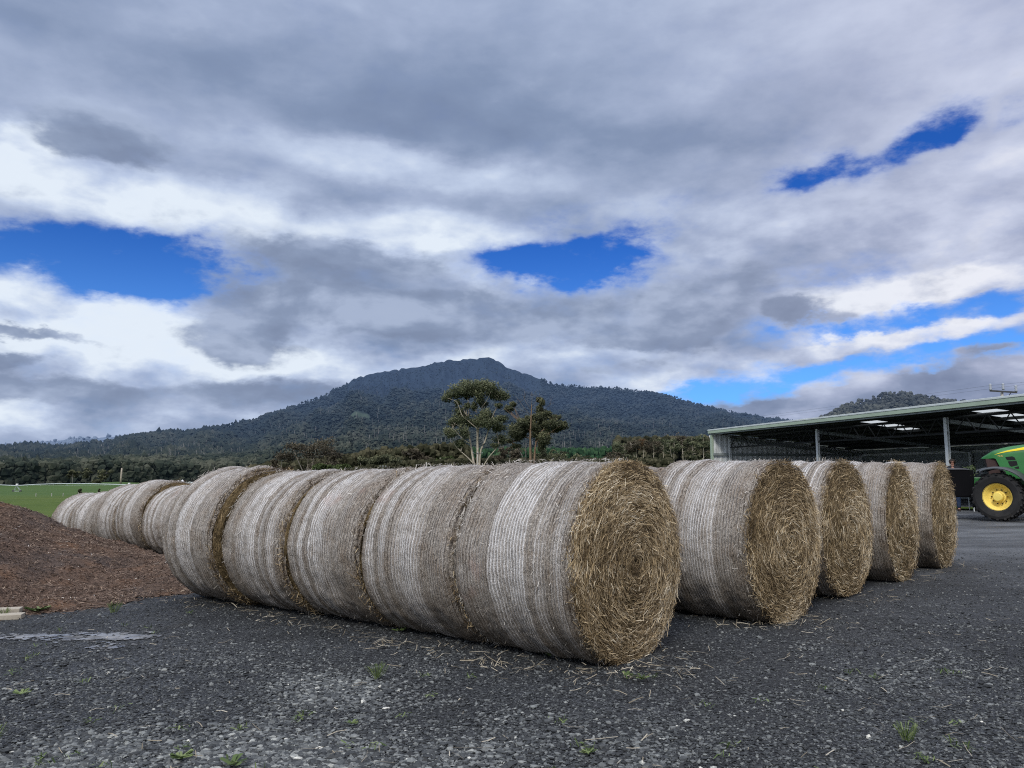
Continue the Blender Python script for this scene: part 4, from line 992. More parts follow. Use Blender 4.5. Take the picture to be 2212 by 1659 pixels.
# ------------------------------------------------------------------ shed
M['cream'] = simple('pale_green_trim', (.34, .42, .33), .5, .1, 1.5, spec=.4)
M['trimtop'] = simple('pale_roof_edge', (.55, .60, .60), .4, .08, 1.5)
M['sheet'] = simple('steel_sheet', (.60, .63, .64), .5, .2, 2)
M['sheetd'] = simple('dim_steel_sheet', (.23, .26, .265), .6, .25, 2)  # steel sheet again, its colour darkened for the shade inside the shed
M['darksteel'] = simple('truss_steel', (.02, .022, .023), .6, .2, 3)
M['steel'] = simple('grey_steel_column', (.58, .61, .62), .5, .12, 2)
M['roof'] = simple('roof_sheet', (.014, .016, .016), .5, .15, 2)
def skymat():
    m, t, b = mat('translucent_roof_sheet')
    tr = t.node('ShaderNodeBsdfTranslucent'); tr.inputs[0].default_value = (.46, .48, .46, 1)
    t.l.new(tr.outputs[0], t.n['Material Output'].inputs[0]); return m
M['clear'] = skymat()
hd = R(-76); sx0, sy0 = 11.35, 43.85; z00 = zg(sx0, sy0)
shed = empty('open_farm_shed', (sx0, sy0, z00), hd, 'long open fronted steel farm shed with pale green roof edge behind the tractor', 'shed')
LN, DP, ZT = 25.0, 9.84, 4.0 - z00; SL = .096
def rz(y): return ZT - .10 - SL * y
def wtl(w):
    """world -> shed local"""
    d = np.array([w[0] - sx0, w[1] - sy0]); c, s = math.cos(hd), math.sin(hd)
    return np.array([d[0] * c + d[1] * s, -d[0] * s + d[1] * c, w[2] - z00])
# skylight places measured along the sight lines onto the roof plane
SK = []
for (px, py) in [(1882, 910.8), (1923, 919), (1961, 927), (2133, 887.2), (2174, 896.6), (2208, 906.5)]:
    d = ray(px, py); o = np.array([0, 0, CAMH]); l0 = wtl(o); l1 = wtl(o + d); dl = l1 - l0
    tt = (ZT - .10 - SL * l0[1] - l0[2]) / (dl[2] + SL * dl[1]); P_ = l0 + dl * tt; SK.append(P_[:2])
cells = [(a - .55, a + .55, b - .80, b + .80) for a, b in SK]
bx = sorted(set([-.25, LN] + [v for c in cells for v in c[:2] if -.25 < v < LN])); by = sorted(set([0., DP + .2] + [v for c in cells for v in c[2:] if 0 < v < DP + .2]))
rb = MB()
for i in range(len(bx) - 1):
    for j in range(len(by) - 1):
        mx, my = (bx[i] + bx[i + 1]) / 2, (by[j] + by[j + 1]) / 2
        if any(c[0] < mx < c[1] and c[2] < my < c[3] for c in cells): continue
        x0_, x1_, y0_, y1_ = bx[i], bx[i + 1], by[j], by[j + 1]
        v = [[x0_, y0_, rz(y0_)], [x1_, y0_, rz(y0_)], [x1_, y1_, rz(y1_)], [x0_, y1_, rz(y1_)]]
        rb.add(np.array(v), [[0, 1, 2, 3]])
rf_ = rb.build('roof', M['roof'], shed)
for c in cells:
    if c[1] > LN or c[3] > DP: continue
    v = np.array([[c[0] - .02, c[2] - .02, rz(c[2] - .02) + .012], [c[1] + .02, c[2] - .02, rz(c[2] - .02) + .012], [c[1] + .02, c[3] + .02, rz(c[3] + .02) + .012], [c[0] - .02, c[3] + .02, rz(c[3] + .02) + .012]])
    MB().add(v, [[0, 1, 2, 3]]).build('skylight', M['clear'], rf_)
pu = MB()
for y in np.arange(.7, DP, 1.15): pu.box((LN / 2 - .1, y, rz(y) - .07), (LN - .3, .065, .11))
pu.build('purlins', M['darksteel'], rf_)
MB().box((LN / 2 - .125, -.04, ZT - .13), (LN + .25, .07, .15)).build('gutter', M['cream'], shed, bevel=.01)
MB().box((LN / 2 - .125, -.03, ZT - .015), (LN + .27, .12, .075)).build('roof_edge', M['trimtop'], shed, bevel=.01)
MB().box((LN / 2 - .125, .04, ZT - .24), (LN + .2, .06, .06)).build('eave_purlin', M['sheetd'], shed)
def ribbed(L, h0, h1, pitch, axis):
    xs = [];
    for k in range(int(L / pitch)): xs += [(k * pitch, 0), (k * pitch + pitch * .55, 0), (k * pitch + pitch * .65, .03), (k * pitch + pitch * .9, .03)]
    xs.append((L, 0)); V = []
    for (a, o_) in xs:
        ht = h0 + (h1 - h0) * a / L
        V += [[a, o_, 0], [a, o_, ht]] if axis == 'x' else [[o_, a, 0], [o_, a, ht]]
    n = len(xs); return np.array(V), np.array([[2 * k, 2 * k + 2, 2 * k + 3, 2 * k + 1] for k in range(n - 1)])
V, Q = ribbed(DP, rz(0) - .05, rz(DP) - .05, .32, 'y'); mk('end_wall', V, Q, M['sheet'], shed)
V, Q = ribbed(LN, rz(DP) - .05, rz(DP) - .05, .40, 'x'); V[:, 1] = DP - V[:, 1]; mk('back_wall', V, Q, M['sheetd'], shed)
V, Q = ribbed(DP, rz(0) - .05, rz(DP) - .05, .32, 'y'); V[:, 0] = LN - .2 - V[:, 0]; mk('end_wall', V, Q, M['sheetd'], shed)
MB().box((-.03, .04, (ZT - .3) / 2), (.16, .13, ZT - .3)).build('corner_trim', M['cream'], shed)
MB().box((.10, DP / 2, 2.44), (.07, DP - .1, .13)).build('girt', M['sheetd'], shed)
MB().box((LN / 2, DP - .10, 2.44), (LN - .5, .07, .13)).build('girt', M['steel'], shed)
for k in range(4):
    x = .18 + 8.0 * k - (.3 if k == 2 else 0)
    ph = ZT - .30 - SL * 1.05
    mb = MB().box((x, 1.05 - .05, ph / 2), (.14, .014, ph)).box((x, 1.05 + .05, ph / 2), (.14, .014, ph)).box((x, 1.05, ph / 2), (.012, .086, ph))
    mb.build('column', M['steel'], shed)
    MB().box((x, DP - .16, (rz(DP) - .2) / 2), (.12, .14, rz(DP) - .2)).build('column', M['steel'], shed)
    rfx = MB(); 
    rfx.box((x, (1.05 + DP) / 2, rz((1.05 + DP) / 2) - .33), (.12, DP - 1.3, .14), rx=-math.atan(SL)); rfx.build('rafter', M['sheetd'], shed)
for k in range(3):
    xa, xb = .30 + 8. * k, 7.9 + 8. * k; zt, zb = ZT - .42, ZT - 1.0
    tb = MB().tube([[xa, 1.05, zt], [xb, 1.05, zt]], .045, 6).tube([[xa, 1.05, zb], [xb, 1.05, zb]], .045, 6)
    xs = np.linspace(xa, xb, 17)
    for i in range(16): tb.tube([[xs[i], 1.05, zt if i % 2 else zb], [xs[i + 1], 1.05, zb if i % 2 else zt]], .022, 5)
    tb.build('truss', M['darksteel'], shed)
MB().tube([[-.22, .02, ZT - .3], [-.2, .1, ZT - .55], [-.12, .14, ZT - .8], [-.12, .14, .05]], .05, 8).build('downpipe', M['white'], shed, smooth=True)
MB().box((12.9, DP - .2, 2.55), (1.0, .08, .75)).build('vent_panel', M['sheet'], shed)
# grass strip in front of the shed
V = []; 
xs = np.arange(-.5, 26, .25); ys = np.linspace(0, 1.1, 8)
gx, gy = np.meshgrid(xs, ys); c, s = math.cos(hd), math.sin(hd)
wx = sx0 + gx * c - (gy + .1) * s; wy = sy0 + gx * s + (gy + .1) * c
msk = (fbm(gx * .5, gy * 1.4, s=70) > .36)
V = np.stack([wx, wy, zyard(wx, wy) + .045], 2).reshape(-1, 3); nx = len(xs)
i, j = np.meshgrid(np.arange(nx - 1), np.arange(len(ys) - 1)); a = (j * nx + i).ravel(); Q = np.stack([a, a + 1, a + nx + 1, a + nx], 1)
o = mk('grass_strip', V, Q[msk.ravel()[Q].all(1)], M['grass']); tag(o, kind='structure')
# ------------------------------------------------------------------ tractor (local x forward, y to its left = towards the camera)
M['green'] = simple('tractor_green', (.024, .155, .036), .38, .18, 2, spec=.5, dirt=(.035, .12, .04))
M['greend'] = simple('frame_green', (.016, .085, .025), .5, .2, 3)
M['yellow'] = simple('rim_yellow', (.86, .66, .15), .45, .08, 3, spec=.4, dirt=(.66, .48, .12))
M['stripe'] = simple('yellow_decal', (.82, .66, .02), .4, .04, 3)
M['tan'] = simple('tan_decal', (.55, .46, .14), .5, .1, 3)
M['tyre'] = simple('tyre_rubber', (.018, .018, .019), .85, .3, 3, dirt=(.04, .038, .034))
M['fender'] = simple('fender_plastic', (.05, .057, .06), .45, .2, 3, spec=.4)
M['grille'] = simple('grille_mesh', (.05, .03, .028), .8, .5, 90)
M['black'] = simple('black_void', (.006, .006, .007), .7, .2, 3)
M['blackp'] = simple('black_poly', (.004, .004, .005), .85, .25, 2, spec=.08)
M['lip'] = simple('grey_rubber_lip', (.09, .095, .105), .6, .25, 4)
M['nut'] = simple('dark_nut', (.05, .035, .02), .5, .2, 5, metal=.5)
M['amber'] = simple('lamp_lens', (.6, .6, .58), .2, .05, 3)
def glassm():
    m, t, b = mat('cab_glass'); b.inputs['Base Color'].default_value = (.02, .03, .03, 1); b.inputs['Roughness'].default_value = .05; b.inputs['Specular IOR Level'].default_value = .7; return m
M['glass'] = glassm()
TA = math.atan2(.47, -.88); tx, ty = 13.90, 22.25; tz = zg(tx, ty)
tr = empty('tractor', (tx, ty, tz), TA, 'green tractor with a yellow hood stripe and yellow wheel rims at the right edge', 'tractor')
# --- hood: sections along x
tops = [(.33, 1.915), (.30, 1.945), (.185, 2.02), (.04, 2.12), (-.14, 2.185), (-.39, 2.245), (-.69, 2.287), (-1.2, 2.34), (-1.9, 2.38), (-2.05, 2.38)]
bots = [(.33, 1.905), (.30, 1.90), (.185, 1.905), (.04, 1.915), (0., 1.90), (-.08, 1.70), (-.12, 1.55), (-.30, 1.35), (-2.05, 1.30)]
def hw_(x): return np.interp(-x, [-.33, -.30, -.185, -.04, .14, .6, 2.05], [.16, .22, .30, .36, .40, .42, .44])
xs = np.concatenate([np.linspace(.33, -.12, 20), np.linspace(-.2, -2.05, 14)])
V = []; m_ = 13
for x in xs:
    zt = np.interp(-x, [-a for a, _ in tops], [b for _, b in tops]); zb = np.interp(-x, [-a for a, _ in bots], [b for _, b in bots]); w = hw_(x)
    pr = [(w, zb), (w, zb * .5 + zt * .5), (w * .99, zb * .25 + zt * .75), (w * .95, zb * .10 + zt * .90), (w * .84, zt - .02), (w * .6, zt), (0, zt + .012)]
    pr = pr + [(-a, b) for a, b in pr[:-1][::-1]]
    V += [[x, a, b] for a, b in pr]
V = np.array(V); nxs = len(xs); Q = [[i * m_ + j, i * m_ + j + 1, (i + 1) * m_ + j + 1, (i + 1) * m_ + j] for i in range(nxs - 1) for j in range(m_ - 1)]
hood = mk('hood', V, np.array(Q), M['green'], tr, smooth=True)
def side(poly, off=.004, yy=None):
    """flat-ish panel on the left side of the hood: (x,z) list"""
    return np.array([[x, (hw_(x) if yy is None else yy) + off, z] for x, z in poly])
def sidepanel(name, poly, material, off, parent):
    for sgn in (1, -1):
        v = side(poly, off); v[:, 1] *= sgn; n = len(v)
        o = mk(name, np.vstack([v, v - [0, sgn * .02, 0]]), [np.array([list(range(n))]), np.array([[i, (i + 1) % n, n + (i + 1) % n, n + i] for i in range(n)])], material, parent)
# grille below the nose
gl = MB(); gz0, gz1 = 1.45, 1.905
for sgn in (1,):
    gl.prism([(.24, gz1), (-.02, gz1), (-.12, gz0), (.17, gz0)], -.30, .30)
gl.build('grille', M['grille'], hood)
def zc_(x): return np.interp(-x, [-a for a, _ in tops], [b for _, b in tops])
st_ = [(.02, 2.015), (-.13, 2.055), (-.30, 2.09), (-.69, 2.145), (-1.2, 2.185), (-1.9, 2.21)]
st2 = [(-1.9, 2.30), (-1.2, 2.268), (-.69, 2.218), (-.30, 2.132), (-.13, 2.078)]
for sgn in (1, -1):
    up = [(.02, 2.017)] + st2[::-1]; lo = [(.02, 2.013)] + st_[1:]
    V = [];
    for (a, b), (c, d) in zip(up, lo):
        def yy(x, z):
            zt = zc_(x); zb = 1.6; f = (z - zb) / (zt - zb); w = hw_(x)
            return np.interp(f, [0, .5, .75, .90, 1], [w, w, w * .99, w * .955, w * .86]) + .008
        V += [[a, sgn * yy(a, b), b], [a, sgn * (yy(a, (b + d) / 2) + .002), (b + d) / 2], [c, sgn * yy(c, d), d]]
    V = np.array(V); n = len(up)
    mk('stripe', V, np.array([[3 * i + j, 3 * i + j + 1, 3 * i + j + 4, 3 * i + j + 3] for i in range(n - 1) for j in (0, 1)]), M['stripe'], hood, smooth=True)
for vent in ([(-.235, 1.945), (-.40, 1.965), (-.455, 1.93), (-.475, 1.86), (-.285, 1.855), (-.25, 1.89)], [(-.285, 1.825), (-.49, 1.838), (-.515, 1.715), (-.36, 1.675), (-.325, 1.70)], [(-.43, 1.655), (-.53, 1.69), (-.545, 1.62), (-.46, 1.615)]):
    sidepanel('vent', vent, M['black'], .005, hood)
# the number on the hood, built from strokes
SEG = {'7': [((0, 1), (1, 1)), ((1, 1), (.35, 0))], '5': [((1, 1), (0, 1)), ((0, 1), (0, .55)), ((0, .55), (.9, .55)), ((.9, .55), (1, .3)), ((1, .3), (.85, 0)), ((.85, 0), (0, 0))],
       '3': [((0, 1), (1, 1)), ((1, 1), (.45, .58)), ((.45, .58), (1, .4)), ((1, .4), (.85, 0)), ((.85, 0), (0, 0))], '0': [((0, 0), (1, 0)), ((1, 0), (1, 1)), ((1, 1), (0, 1)), ((0, 1), (0, 0))]}
nb = MB()
for k, ch in enumerate('7530'):
    for (a, b), (c, d) in SEG[ch]:
        p0 = np.array([-.055 - k * .033 - a * .022, 0, 1.962 + b * .034]); p1 = np.array([-.055 - k * .033 - c * .022, 0, 1.962 + d * .034])
        dv = (p1 - p0) / np.linalg.norm(p1 - p0); nv = np.array([-dv[2], 0, dv[0]]) * .0042
        v = np.array([p0 - nv - dv * .003, p0 + nv - dv * .003, p1 + nv + dv * .003, p1 - nv + dv * .003]); v[:, 1] = hw_(v[:, 0]) + .007
        nb.add(v, [[0, 1, 2, 3]])
nb.build('model_number', M['tan'], hood)
hood.location = (0, 0, -.19)
# chassis, axle, hitch
MB().box((-.95, 0, .98), (2.3, .46, .52)).build('frame', M['greend'], tr, bevel=.03)
MB().tube([[0, -.75, .66], [0, -.3, .72], [0, .3, .72], [0, .75, .66]], [.11, .13, .13, .11], 12).build('front_axle', M['greend'], tr, smooth=True)
MB().box((.33, 0, .98), (.5, .5, .4)).box((.62, .36, .80), (.75, .07, .13), ry=R(-12)).box((.62, -.36, .80), (.75, .07, .13), ry=R(-12)).box((.98, .37, .92), (.16, .09, .12)).box((.98, -.37, .92), (.16, .09, .12)).build('front_hitch', M['green'], tr, bevel=.015)
def wheel(name, cx, cy, Rt, wd, rim, steer, left):
    """tyre with lugs + dished rim"""
    s = 1 if left else -1
    w = empty(name, (cx, cy, Rt), steer); w.parent = tr
    prof = [(rim * .97, -wd * .40), (rim * 1.08, -wd * .47), (Rt * .82, -wd * .52), (Rt * .93, -wd * .47), (Rt * .955, -wd * .32), (Rt * .965, 0), (Rt * .955, wd * .32), (Rt * .93, wd * .47), (Rt * .82, wd * .52), (rim * 1.08, wd * .47), (rim * .97, wd * .40)]
    mb = MB().lathe(prof, 56, 'Y')
    nl = 20
    for k in range(nl):
        for sd in (-1, 1):
            a = (k + (.5 if sd > 0 else 0)) * 2 * math.pi / nl
            for (u, v, rr_, tl) in ((.06, .0, .985, .06), (.26, .10, .985, .065), (.46, .20, .955, .07)):
                aa_ = a + v * 1.1
                c = np.array([math.cos(aa_) * Rt * rr_ * .985, sd * wd * u, math.sin(aa_) * Rt * rr_ * .985])
                b = MB(); b.box((0, 0, 0), (Rt * .06, wd * .23, tl * Rt * 1.25), rx=sd * -.42)
                Mx = np.array(Matrix.Rotation(-aa_, 3, 'Y')); mb.add(b.V[0] @ Mx.T + c, b.Q[0])
    ty_ = mb.build('tyre', M['tyre'], w)
    pr = [(rim, s * wd * .44), (rim * .985, s * wd * .40), (rim * .90, s * wd * .36), (rim * .87, s * wd * .20), (rim * .80, s * wd * .16), (rim * .76, s * wd * .0), (rim * .60, -s * wd * .06), (rim * .30, -s * wd * .07), (.0, -s * wd * .07)]
    if not left: pr = pr
    rm = MB().lathe(pr, 48, 'Y').lathe([(rim, -s * wd * .44), (rim * .8, -s * wd * .2), (rim * .76, -s * wd * .1)], 48, 'Y').build('rim', M['yellow'], w, smooth=True)
    h0 = -s * wd * .07
    MB().lathe([(rim * .42, h0), (rim * .42, h0 + s * .05), (rim * .34, h0 + s * .06), (rim * .33, h0 + s * .19), (rim * .28, h0 + s * .21), (0, h0 + s * .215)], 32, 'Y').build('hub', M['yellow'], rm, smooth=False)
    nbm = MB()
    for k in range(10):
        a = k * math.pi / 5; c = np.array([math.cos(a) * rim * .52, h0 + s * .02, math.sin(a) * rim * .52])
        nbm.lathe([(.0, -.0), (.018, -.0), (.018, s * .05), (0, s * .05)], 6, 'Y', c)
    nbm.build('wheel_nuts', M['nut'], rm)
    return w
wheel('front_wheel', 0, .86, .655, .44, .375, R(-22), True)
wheel('front_wheel', 0, -.86, .655, .44, .375, R(-22), False)
wheel('rear_wheel', -2.68, .95, .93, .55, .50, 0, True)
wheel('rear_wheel', -2.68, -.95, .93, .55, .50, 0, False)
for s in (1, -1):
    # fender over the front wheel
    an = np.linspace(R(118), R(2), 22); V = []
    c = np.array([0, s * .86, .655])
    for q, a in enumerate(an):
        for yy_ in (-.25, -.24, .18, .25): V.append([0 + math.cos(a) * -1 * -.83 * 1.0, yy_, math.sin(a) * (.83 - (.05 if abs(yy_) > .24 else 0))])
    V = np.array(V); V[:, 0] *= -1
    st = R(-22); V = np.stack([V[:, 0] * math.cos(st) - V[:, 1] * math.sin(st), V[:, 0] * math.sin(st) + V[:, 1] * math.cos(st), V[:, 2]], 1) + c
    V = V.reshape(22, 4, 3); V2 = V.copy(); V2[..., 2] -= .02
    n = 22
    Q = [[i * 4 + j, i * 4 + j + 1, (i + 1) * 4 + j + 1, (i + 1) * 4 + j] for i in range(n - 1) for j in range(3)]
    fo = mk('fender', np.vstack([V.reshape(-1, 3), V2.reshape(-1, 3)]), np.array(Q + [[a + n * 4 for a in q][::-1] for q in Q]), M['fender'], tr, smooth=True)
    e = V[0].mean(0)
    MB().box(e + [.03, 0, -.02], (.05, .4, .13)).build('fender_bracket', M['lip'], fo, bevel=.01)
    MB().tube([c + [-.1, -s * .3, .75], c + [-.25, -s * .55, .62]], .03, 6).build('fender_stay', M['dark'], fo)
# cab
cab = MB()
for (x, y) in ((-2.1, .62), (-2.1, -.62), (-3.35, .72), (-3.35, -.72)):
    cab.tube([[x, y, 1.35], [x - (.05 if x > -3 else -.1), y * .95, 2.72]], .045, 8)
cab.box((-2.72, 0, 1.25), (1.35, 1.3, .3)).build('cab_frame', M['greend'], tr)
MB().box((-2.72, 0, 2.82), (1.65, 1.6, .2), taper=.93).build('cab_roof', M['green'], tr, bevel=.05)
for s in (1, -1): MB().add(np.array([[-2.12, s * .655, 1.42], [-3.33, s * .745, 1.42], [-3.27, s * .71, 2.7], [-2.16, s * .61, 2.7]]), [[0, 1, 2, 3]]).build('side_window', M['glass'], tr)
MB().add(np.array([[-2.07, -.6, 1.42], [-2.07, .6, 1.42], [-2.12, .57, 2.7], [-2.12, -.57, 2.7]]), [[0, 1, 2, 3]]).build('windscreen', M['glass'], tr)
for s in (1, -1):
    an = np.linspace(R(150), R(20), 16); V = []
    for a in an:
        for yy_ in (.62, 1.2): V.append([-2.68 + math.cos(a) * 1.04, s * yy_, .93 + math.sin(a) * 1.04])
    mk('rear_fender', np.array(V), np.array([[2 * i, 2 * i + 1, 2 * i + 3, 2 * i + 2] for i in range(15)]), M['green'], tr, smooth=True)
MB().tube([[-1.7, -.5, 1.9], [-1.7, -.5, 3.0]], [.06, .05], 10).build('exhaust', M['dark'], tr, smooth=True)

# ballast box on the front hitch: a thing of its own
Ff = np.array([-.88, .47]); Ff /= np.linalg.norm(Ff); Lf = np.array([-Ff[1] * 1., Ff[0]])
bc = np.array([tx, ty]) + Ff * 1.13
bxr = empty('ballast_box', (bc[0], bc[1], tz + .60), TA, 'big black box with a grey lip carried in front of the tractor nose', 'ballast box')
MB().prism([(-.56, .12), (-.40, .02), (.42, .02), (.62, .16), (.62, .80), (-.56, .80)], -.62, .62).build('bin_body', M['blackp'], bxr, bevel=.04)
MB().prism([(-.50, .80), (.66, .80), (.74, .885), (-.36, .835)], -.64, .64).build('lip', M['lip'], bxr, bevel=.012)
gr_ = np.random.default_rng(3); n = 90
C = np.stack([gr_.normal(-.5, .05, n), gr_.uniform(.2, .62, n), .80 + gr_.uniform(-.25, .12, n)], 1); D = gr_.normal(size=(n, 3)); D[:, 2] -= 1
Vs, Qs = ribbons(C, D, gr_.uniform(.006, .012, n), gr_.uniform(.06, .16, n))
o = mk('grass_wisp', Vs, Qs, M['leafgreen'], shade=np.repeat(gr_.random(n), 2)); o.location = bxr.location; o.rotation_euler = bxr.rotation_euler
tag(o, 'wisps of dry green grass caught on the rear corner of the black box', 'grass')
# white trailer seen below the box
ts = empty('small_trailer', (15.6, 26.4, zg(15.6, 26.4)), R(6), 'small white trailer deck on thin legs seen below the black box', 'trailer')
MB().box((0, 0, .60), (.5, .9, .16)).build('deck', M['white'], ts, bevel=.02)
for a in (-.2, .2):
    for b in (-.38, .38): MB().tube([[a, b, 0], [a, b, .53]], .018, 6).build('leg', M['steel'], ts)

# ------------------------------------------------------------------ person behind the box
def skin_mesh(name, verts, edges, rads, material, parent, sub=2):
    me = bpy.data.meshes.new(name); me.from_pydata([tuple(v) for v in verts], edges, []); o = bpy.data.objects.new(name, me); COL.objects.link(o)
    o.modifiers.new('skin', 'SKIN'); 
    for sv, r in zip(me.skin_vertices[0].data, rads): sv.radius = (r, r) if np.isscalar(r) else r
    me.skin_vertices[0].data[0].use_root = True
    sb = o.modifiers.new('sub', 'SUBSURF'); sb.levels = sub; sb.render_levels = sub
    dg = bpy.context.evaluated_depsgraph_get(); ev = o.evaluated_get(dg); nm = bpy.data.meshes.new_from_object(ev)
    o.modifiers.clear(); o.data = nm; nm.materials.clear(); nm.materials.append(material)
    for p_ in nm.polygons: p_.use_smooth = True
    o.parent = parent; return o
M['skin'] = simple('skin', (.42, .22, .16), .6, .08, 8)
M['hair'] = simple('short_dark_hair', (.018, .013, .010), .8, .3, 30)
M['jumper'] = simple('dark_jumper', (.015, .017, .022), .9, .3, 20)
M['jeans'] = simple('blue_jeans', (.022, .04, .085), .9, .3, 20)
M['boot'] = simple('brown_boots', (.035, .025, .02), .7, .3, 12)
pxw = at(2061, 1060, 26.4); pe = empty('person', (pxw[0], 26.4, zg(pxw[0], 26.4) + .0), R(150), 'person with short dark hair and blue jeans standing behind the black box', 'person')
B = [(0, 0, .95), (0, 0, 1.18), (0, .01, 1.40), (0, .02, 1.50), (0, .03, 1.57), (0, .045, 1.66), (0, .05, 1.73)]
E_ = [(i, i + 1) for i in range(6)]; Rd = [(.15, .11), (.15, .105), (.17, .11), (.06, .06), (.048, .052), (.078, .095), (.055, .07)]
for s in (-1, 1):
    n0 = len(B); B += [(s * .10, 0, .88), (s * .11, .02, .48), (s * .115, -.02, .09), (s * .125, .10, .045)]; Rd += [.09, .065, .045, (.045, .03)]
    E_ += [(0, n0), (n0, n0 + 1), (n0 + 1, n0 + 2), (n0 + 2, n0 + 3)]
    n0 = len(B); B += [(s * .20, .01, 1.41), (s * .25, .03, 1.13), (s * .20, .25, 1.06), (s * .19, .32, 1.05)]; Rd += [.058, .045, .035, (.038, .02)]
    E_ += [(2, n0), (n0, n0 + 1), (n0 + 1, n0 + 2), (n0 + 2, n0 + 3)]
    for f in range(4):
        m0 = len(B); yy_ = .36 + (.015 if f in (1, 2) else 0); B += [(s * (.165 + .016 * f), yy_, 1.045), (s * (.165 + .016 * f), yy_ + .04, 1.025)]; Rd += [.009, .008]; E_ += [(n0 + 3, m0), (m0, m0 + 1)]
    m0 = len(B); B += [(s * .155, .31, 1.05), (s * .145, .35, 1.045)]; Rd += [.011, .009]; E_ += [(n0 + 3, m0), (m0, m0 + 1)]
body = skin_mesh('body', B, E_, Rd, M['skin'], pe)
# face features
fb = MB().tube([[0, .135, 1.685], [0, .158, 1.655]], [.010, .016], 8)
for s in (-1, 1):
    fb.lathe([(0, -.004), (.012, -.002), (.012, .004), (0, .006)], 8, 'Y', (s * .034, .128, 1.69)); fb.lathe([(0, -.006), (.03, 0), (.02, .01), (0, .012)], 8, 'X', (s * .082, .045, 1.66))
fb.box((0, .135, 1.615), (.045, .012, .01))
fb.build('facial_features', M['skin'], body, smooth=True)
hv = MB(); an = np.linspace(0, 1, 9); hb_ = []
for i, u in enumerate(np.linspace(.12, 1, 8)):
    el_ = R(90) * (1 - u) ; hb_.append((max(.001, .102 * math.cos(el_)), 1.665 + .112 * math.sin(el_)))
hv.lathe(hb_, 18, 'Z', (0, .038, 0)); hv.lathe([(.102, 1.70), (.096, 1.64), (.07, 1.60)], 18, 'Z', (0, .016, 0))
hv.build('hair', M['hair'], body, smooth=True)
skin_mesh('jumper', [(0, 0, .93), (0, 0, 1.18), (0, .01, 1.41), (0, .025, 1.575)] + [v for s in (-1, 1) for v in ((s * .20, .01, 1.415), (s * .255, .03, 1.13), (s * .205, .235, 1.065))],
          [(0, 1), (1, 2), (2, 3), (2, 4), (4, 5), (5, 6), (2, 7), (7, 8), (8, 9)], [(.17, .13), (.17, .125), (.185, .125), (.088, .088)] + [.075, .06, .046] * 2, M['jumper'], body)
skin_mesh('jeans', [(0, 0, .96)] + [v for s in (-1, 1) for v in ((s * .10, 0, .86), (s * .11, .02, .48), (s * .115, -.015, .10))], [(0, 1), (1, 2), (2, 3), (0, 4), (4, 5), (5, 6)], [(.16, .12)] + [.105, .08, .065] * 2, M['jeans'], body)
bt = MB()
for s in (-1, 1): bt.tube([[s * .115, -.03, .16], [s * .115, -.03, .06]], [.062, .06], 10); bt.tube([[s * .115, -.07, .05], [s * .12, .05, .05], [s * .13, .16, .035]], [.05, .05, .035], 10)
bt.build('boots', M['boot'], body, smooth=True)
pe.scale = (1.0, 1.0, 1.0)

# ------------------------------------------------------------------ sky and light
SUN_AZ, SUN_EL = R(200), R(42)
W = bpy.data.worlds.new('World'); S.world = W; W.use_nodes = True
t = NT(W.node_tree); bg = t.n['Background']
dirv = t.node('ShaderNodeTexCoord').outputs['Generated']
sky = t.node('ShaderNodeTexSky', sky_type='NISHITA'); sky.sun_disc = False; sky.sun_elevation = SUN_EL; sky.sun_rotation = SUN_AZ; sky.air_density = 1.; sky.ozone_density = 2.5; sky.dust_density = .4
dx, dy, dz = t.sep(dirv)
az = t.m('ARCTAN2', dx, dy); el = t.m('ARCSINE', dz)
flat = t.vm('DIVIDE', dirv, t.comb(t.m('ADD', t.m('ABSOLUTE', dz), .16), t.m('ADD', t.m('ABSOLUTE', dz), .16), 1.))
wa = t.noise(t.vm('MULTIPLY', dirv, (1., 1., 1.9)), 5.5, 6, .56)
wv = t.vm('SUBTRACT', wa.outputs['Color'], (.5, .5, .5))
wb = t.noise(t.vm('MULTIPLY', dirv, (1., 1., 2.2)), 17., 5, .6)
wv2 = t.vm('SUBTRACT', wb.outputs['Color'], (.5, .5, .5))
P = t.comb(az, el, 0.)
P = t.vm('ADD', P, t.vm('MULTIPLY', wv, (.13, .06, 0.)))
P = t.vm('ADD', P, t.vm('MULTIPLY', wv2, (.05, .03, 0.)))
def azel(px, py):
    d = ray(px, py); d = d / np.linalg.norm(d); return math.atan2(d[0], d[1]), math.asin(d[2])
def field(blist):
    acc = None
    for (px, py, rx, ry, rot, w) in blist:
        a0, e0 = azel(px, py); a1, _ = azel(px + 20, py); _, e1 = azel(px, py - 20)
        mp = t.node('ShaderNodeMapping', vector_type='TEXTURE'); t.put(mp.inputs['Vector'], P)
        mp.inputs['Location'].default_value = (a0, e0, 0); mp.inputs['Rotation'].default_value = (0, 0, R(rot)); mp.inputs['Scale'].default_value = (rx * abs(a1 - a0) / 20, ry * abs(e1 - e0) / 20, 1)
        ln = t.vm('LENGTH', mp.outputs[0])
        v = t.mr(ln, 1.45, .35, 0., w)
        acc = v if acc is None else t.m('ADD', acc, v)
    return acc
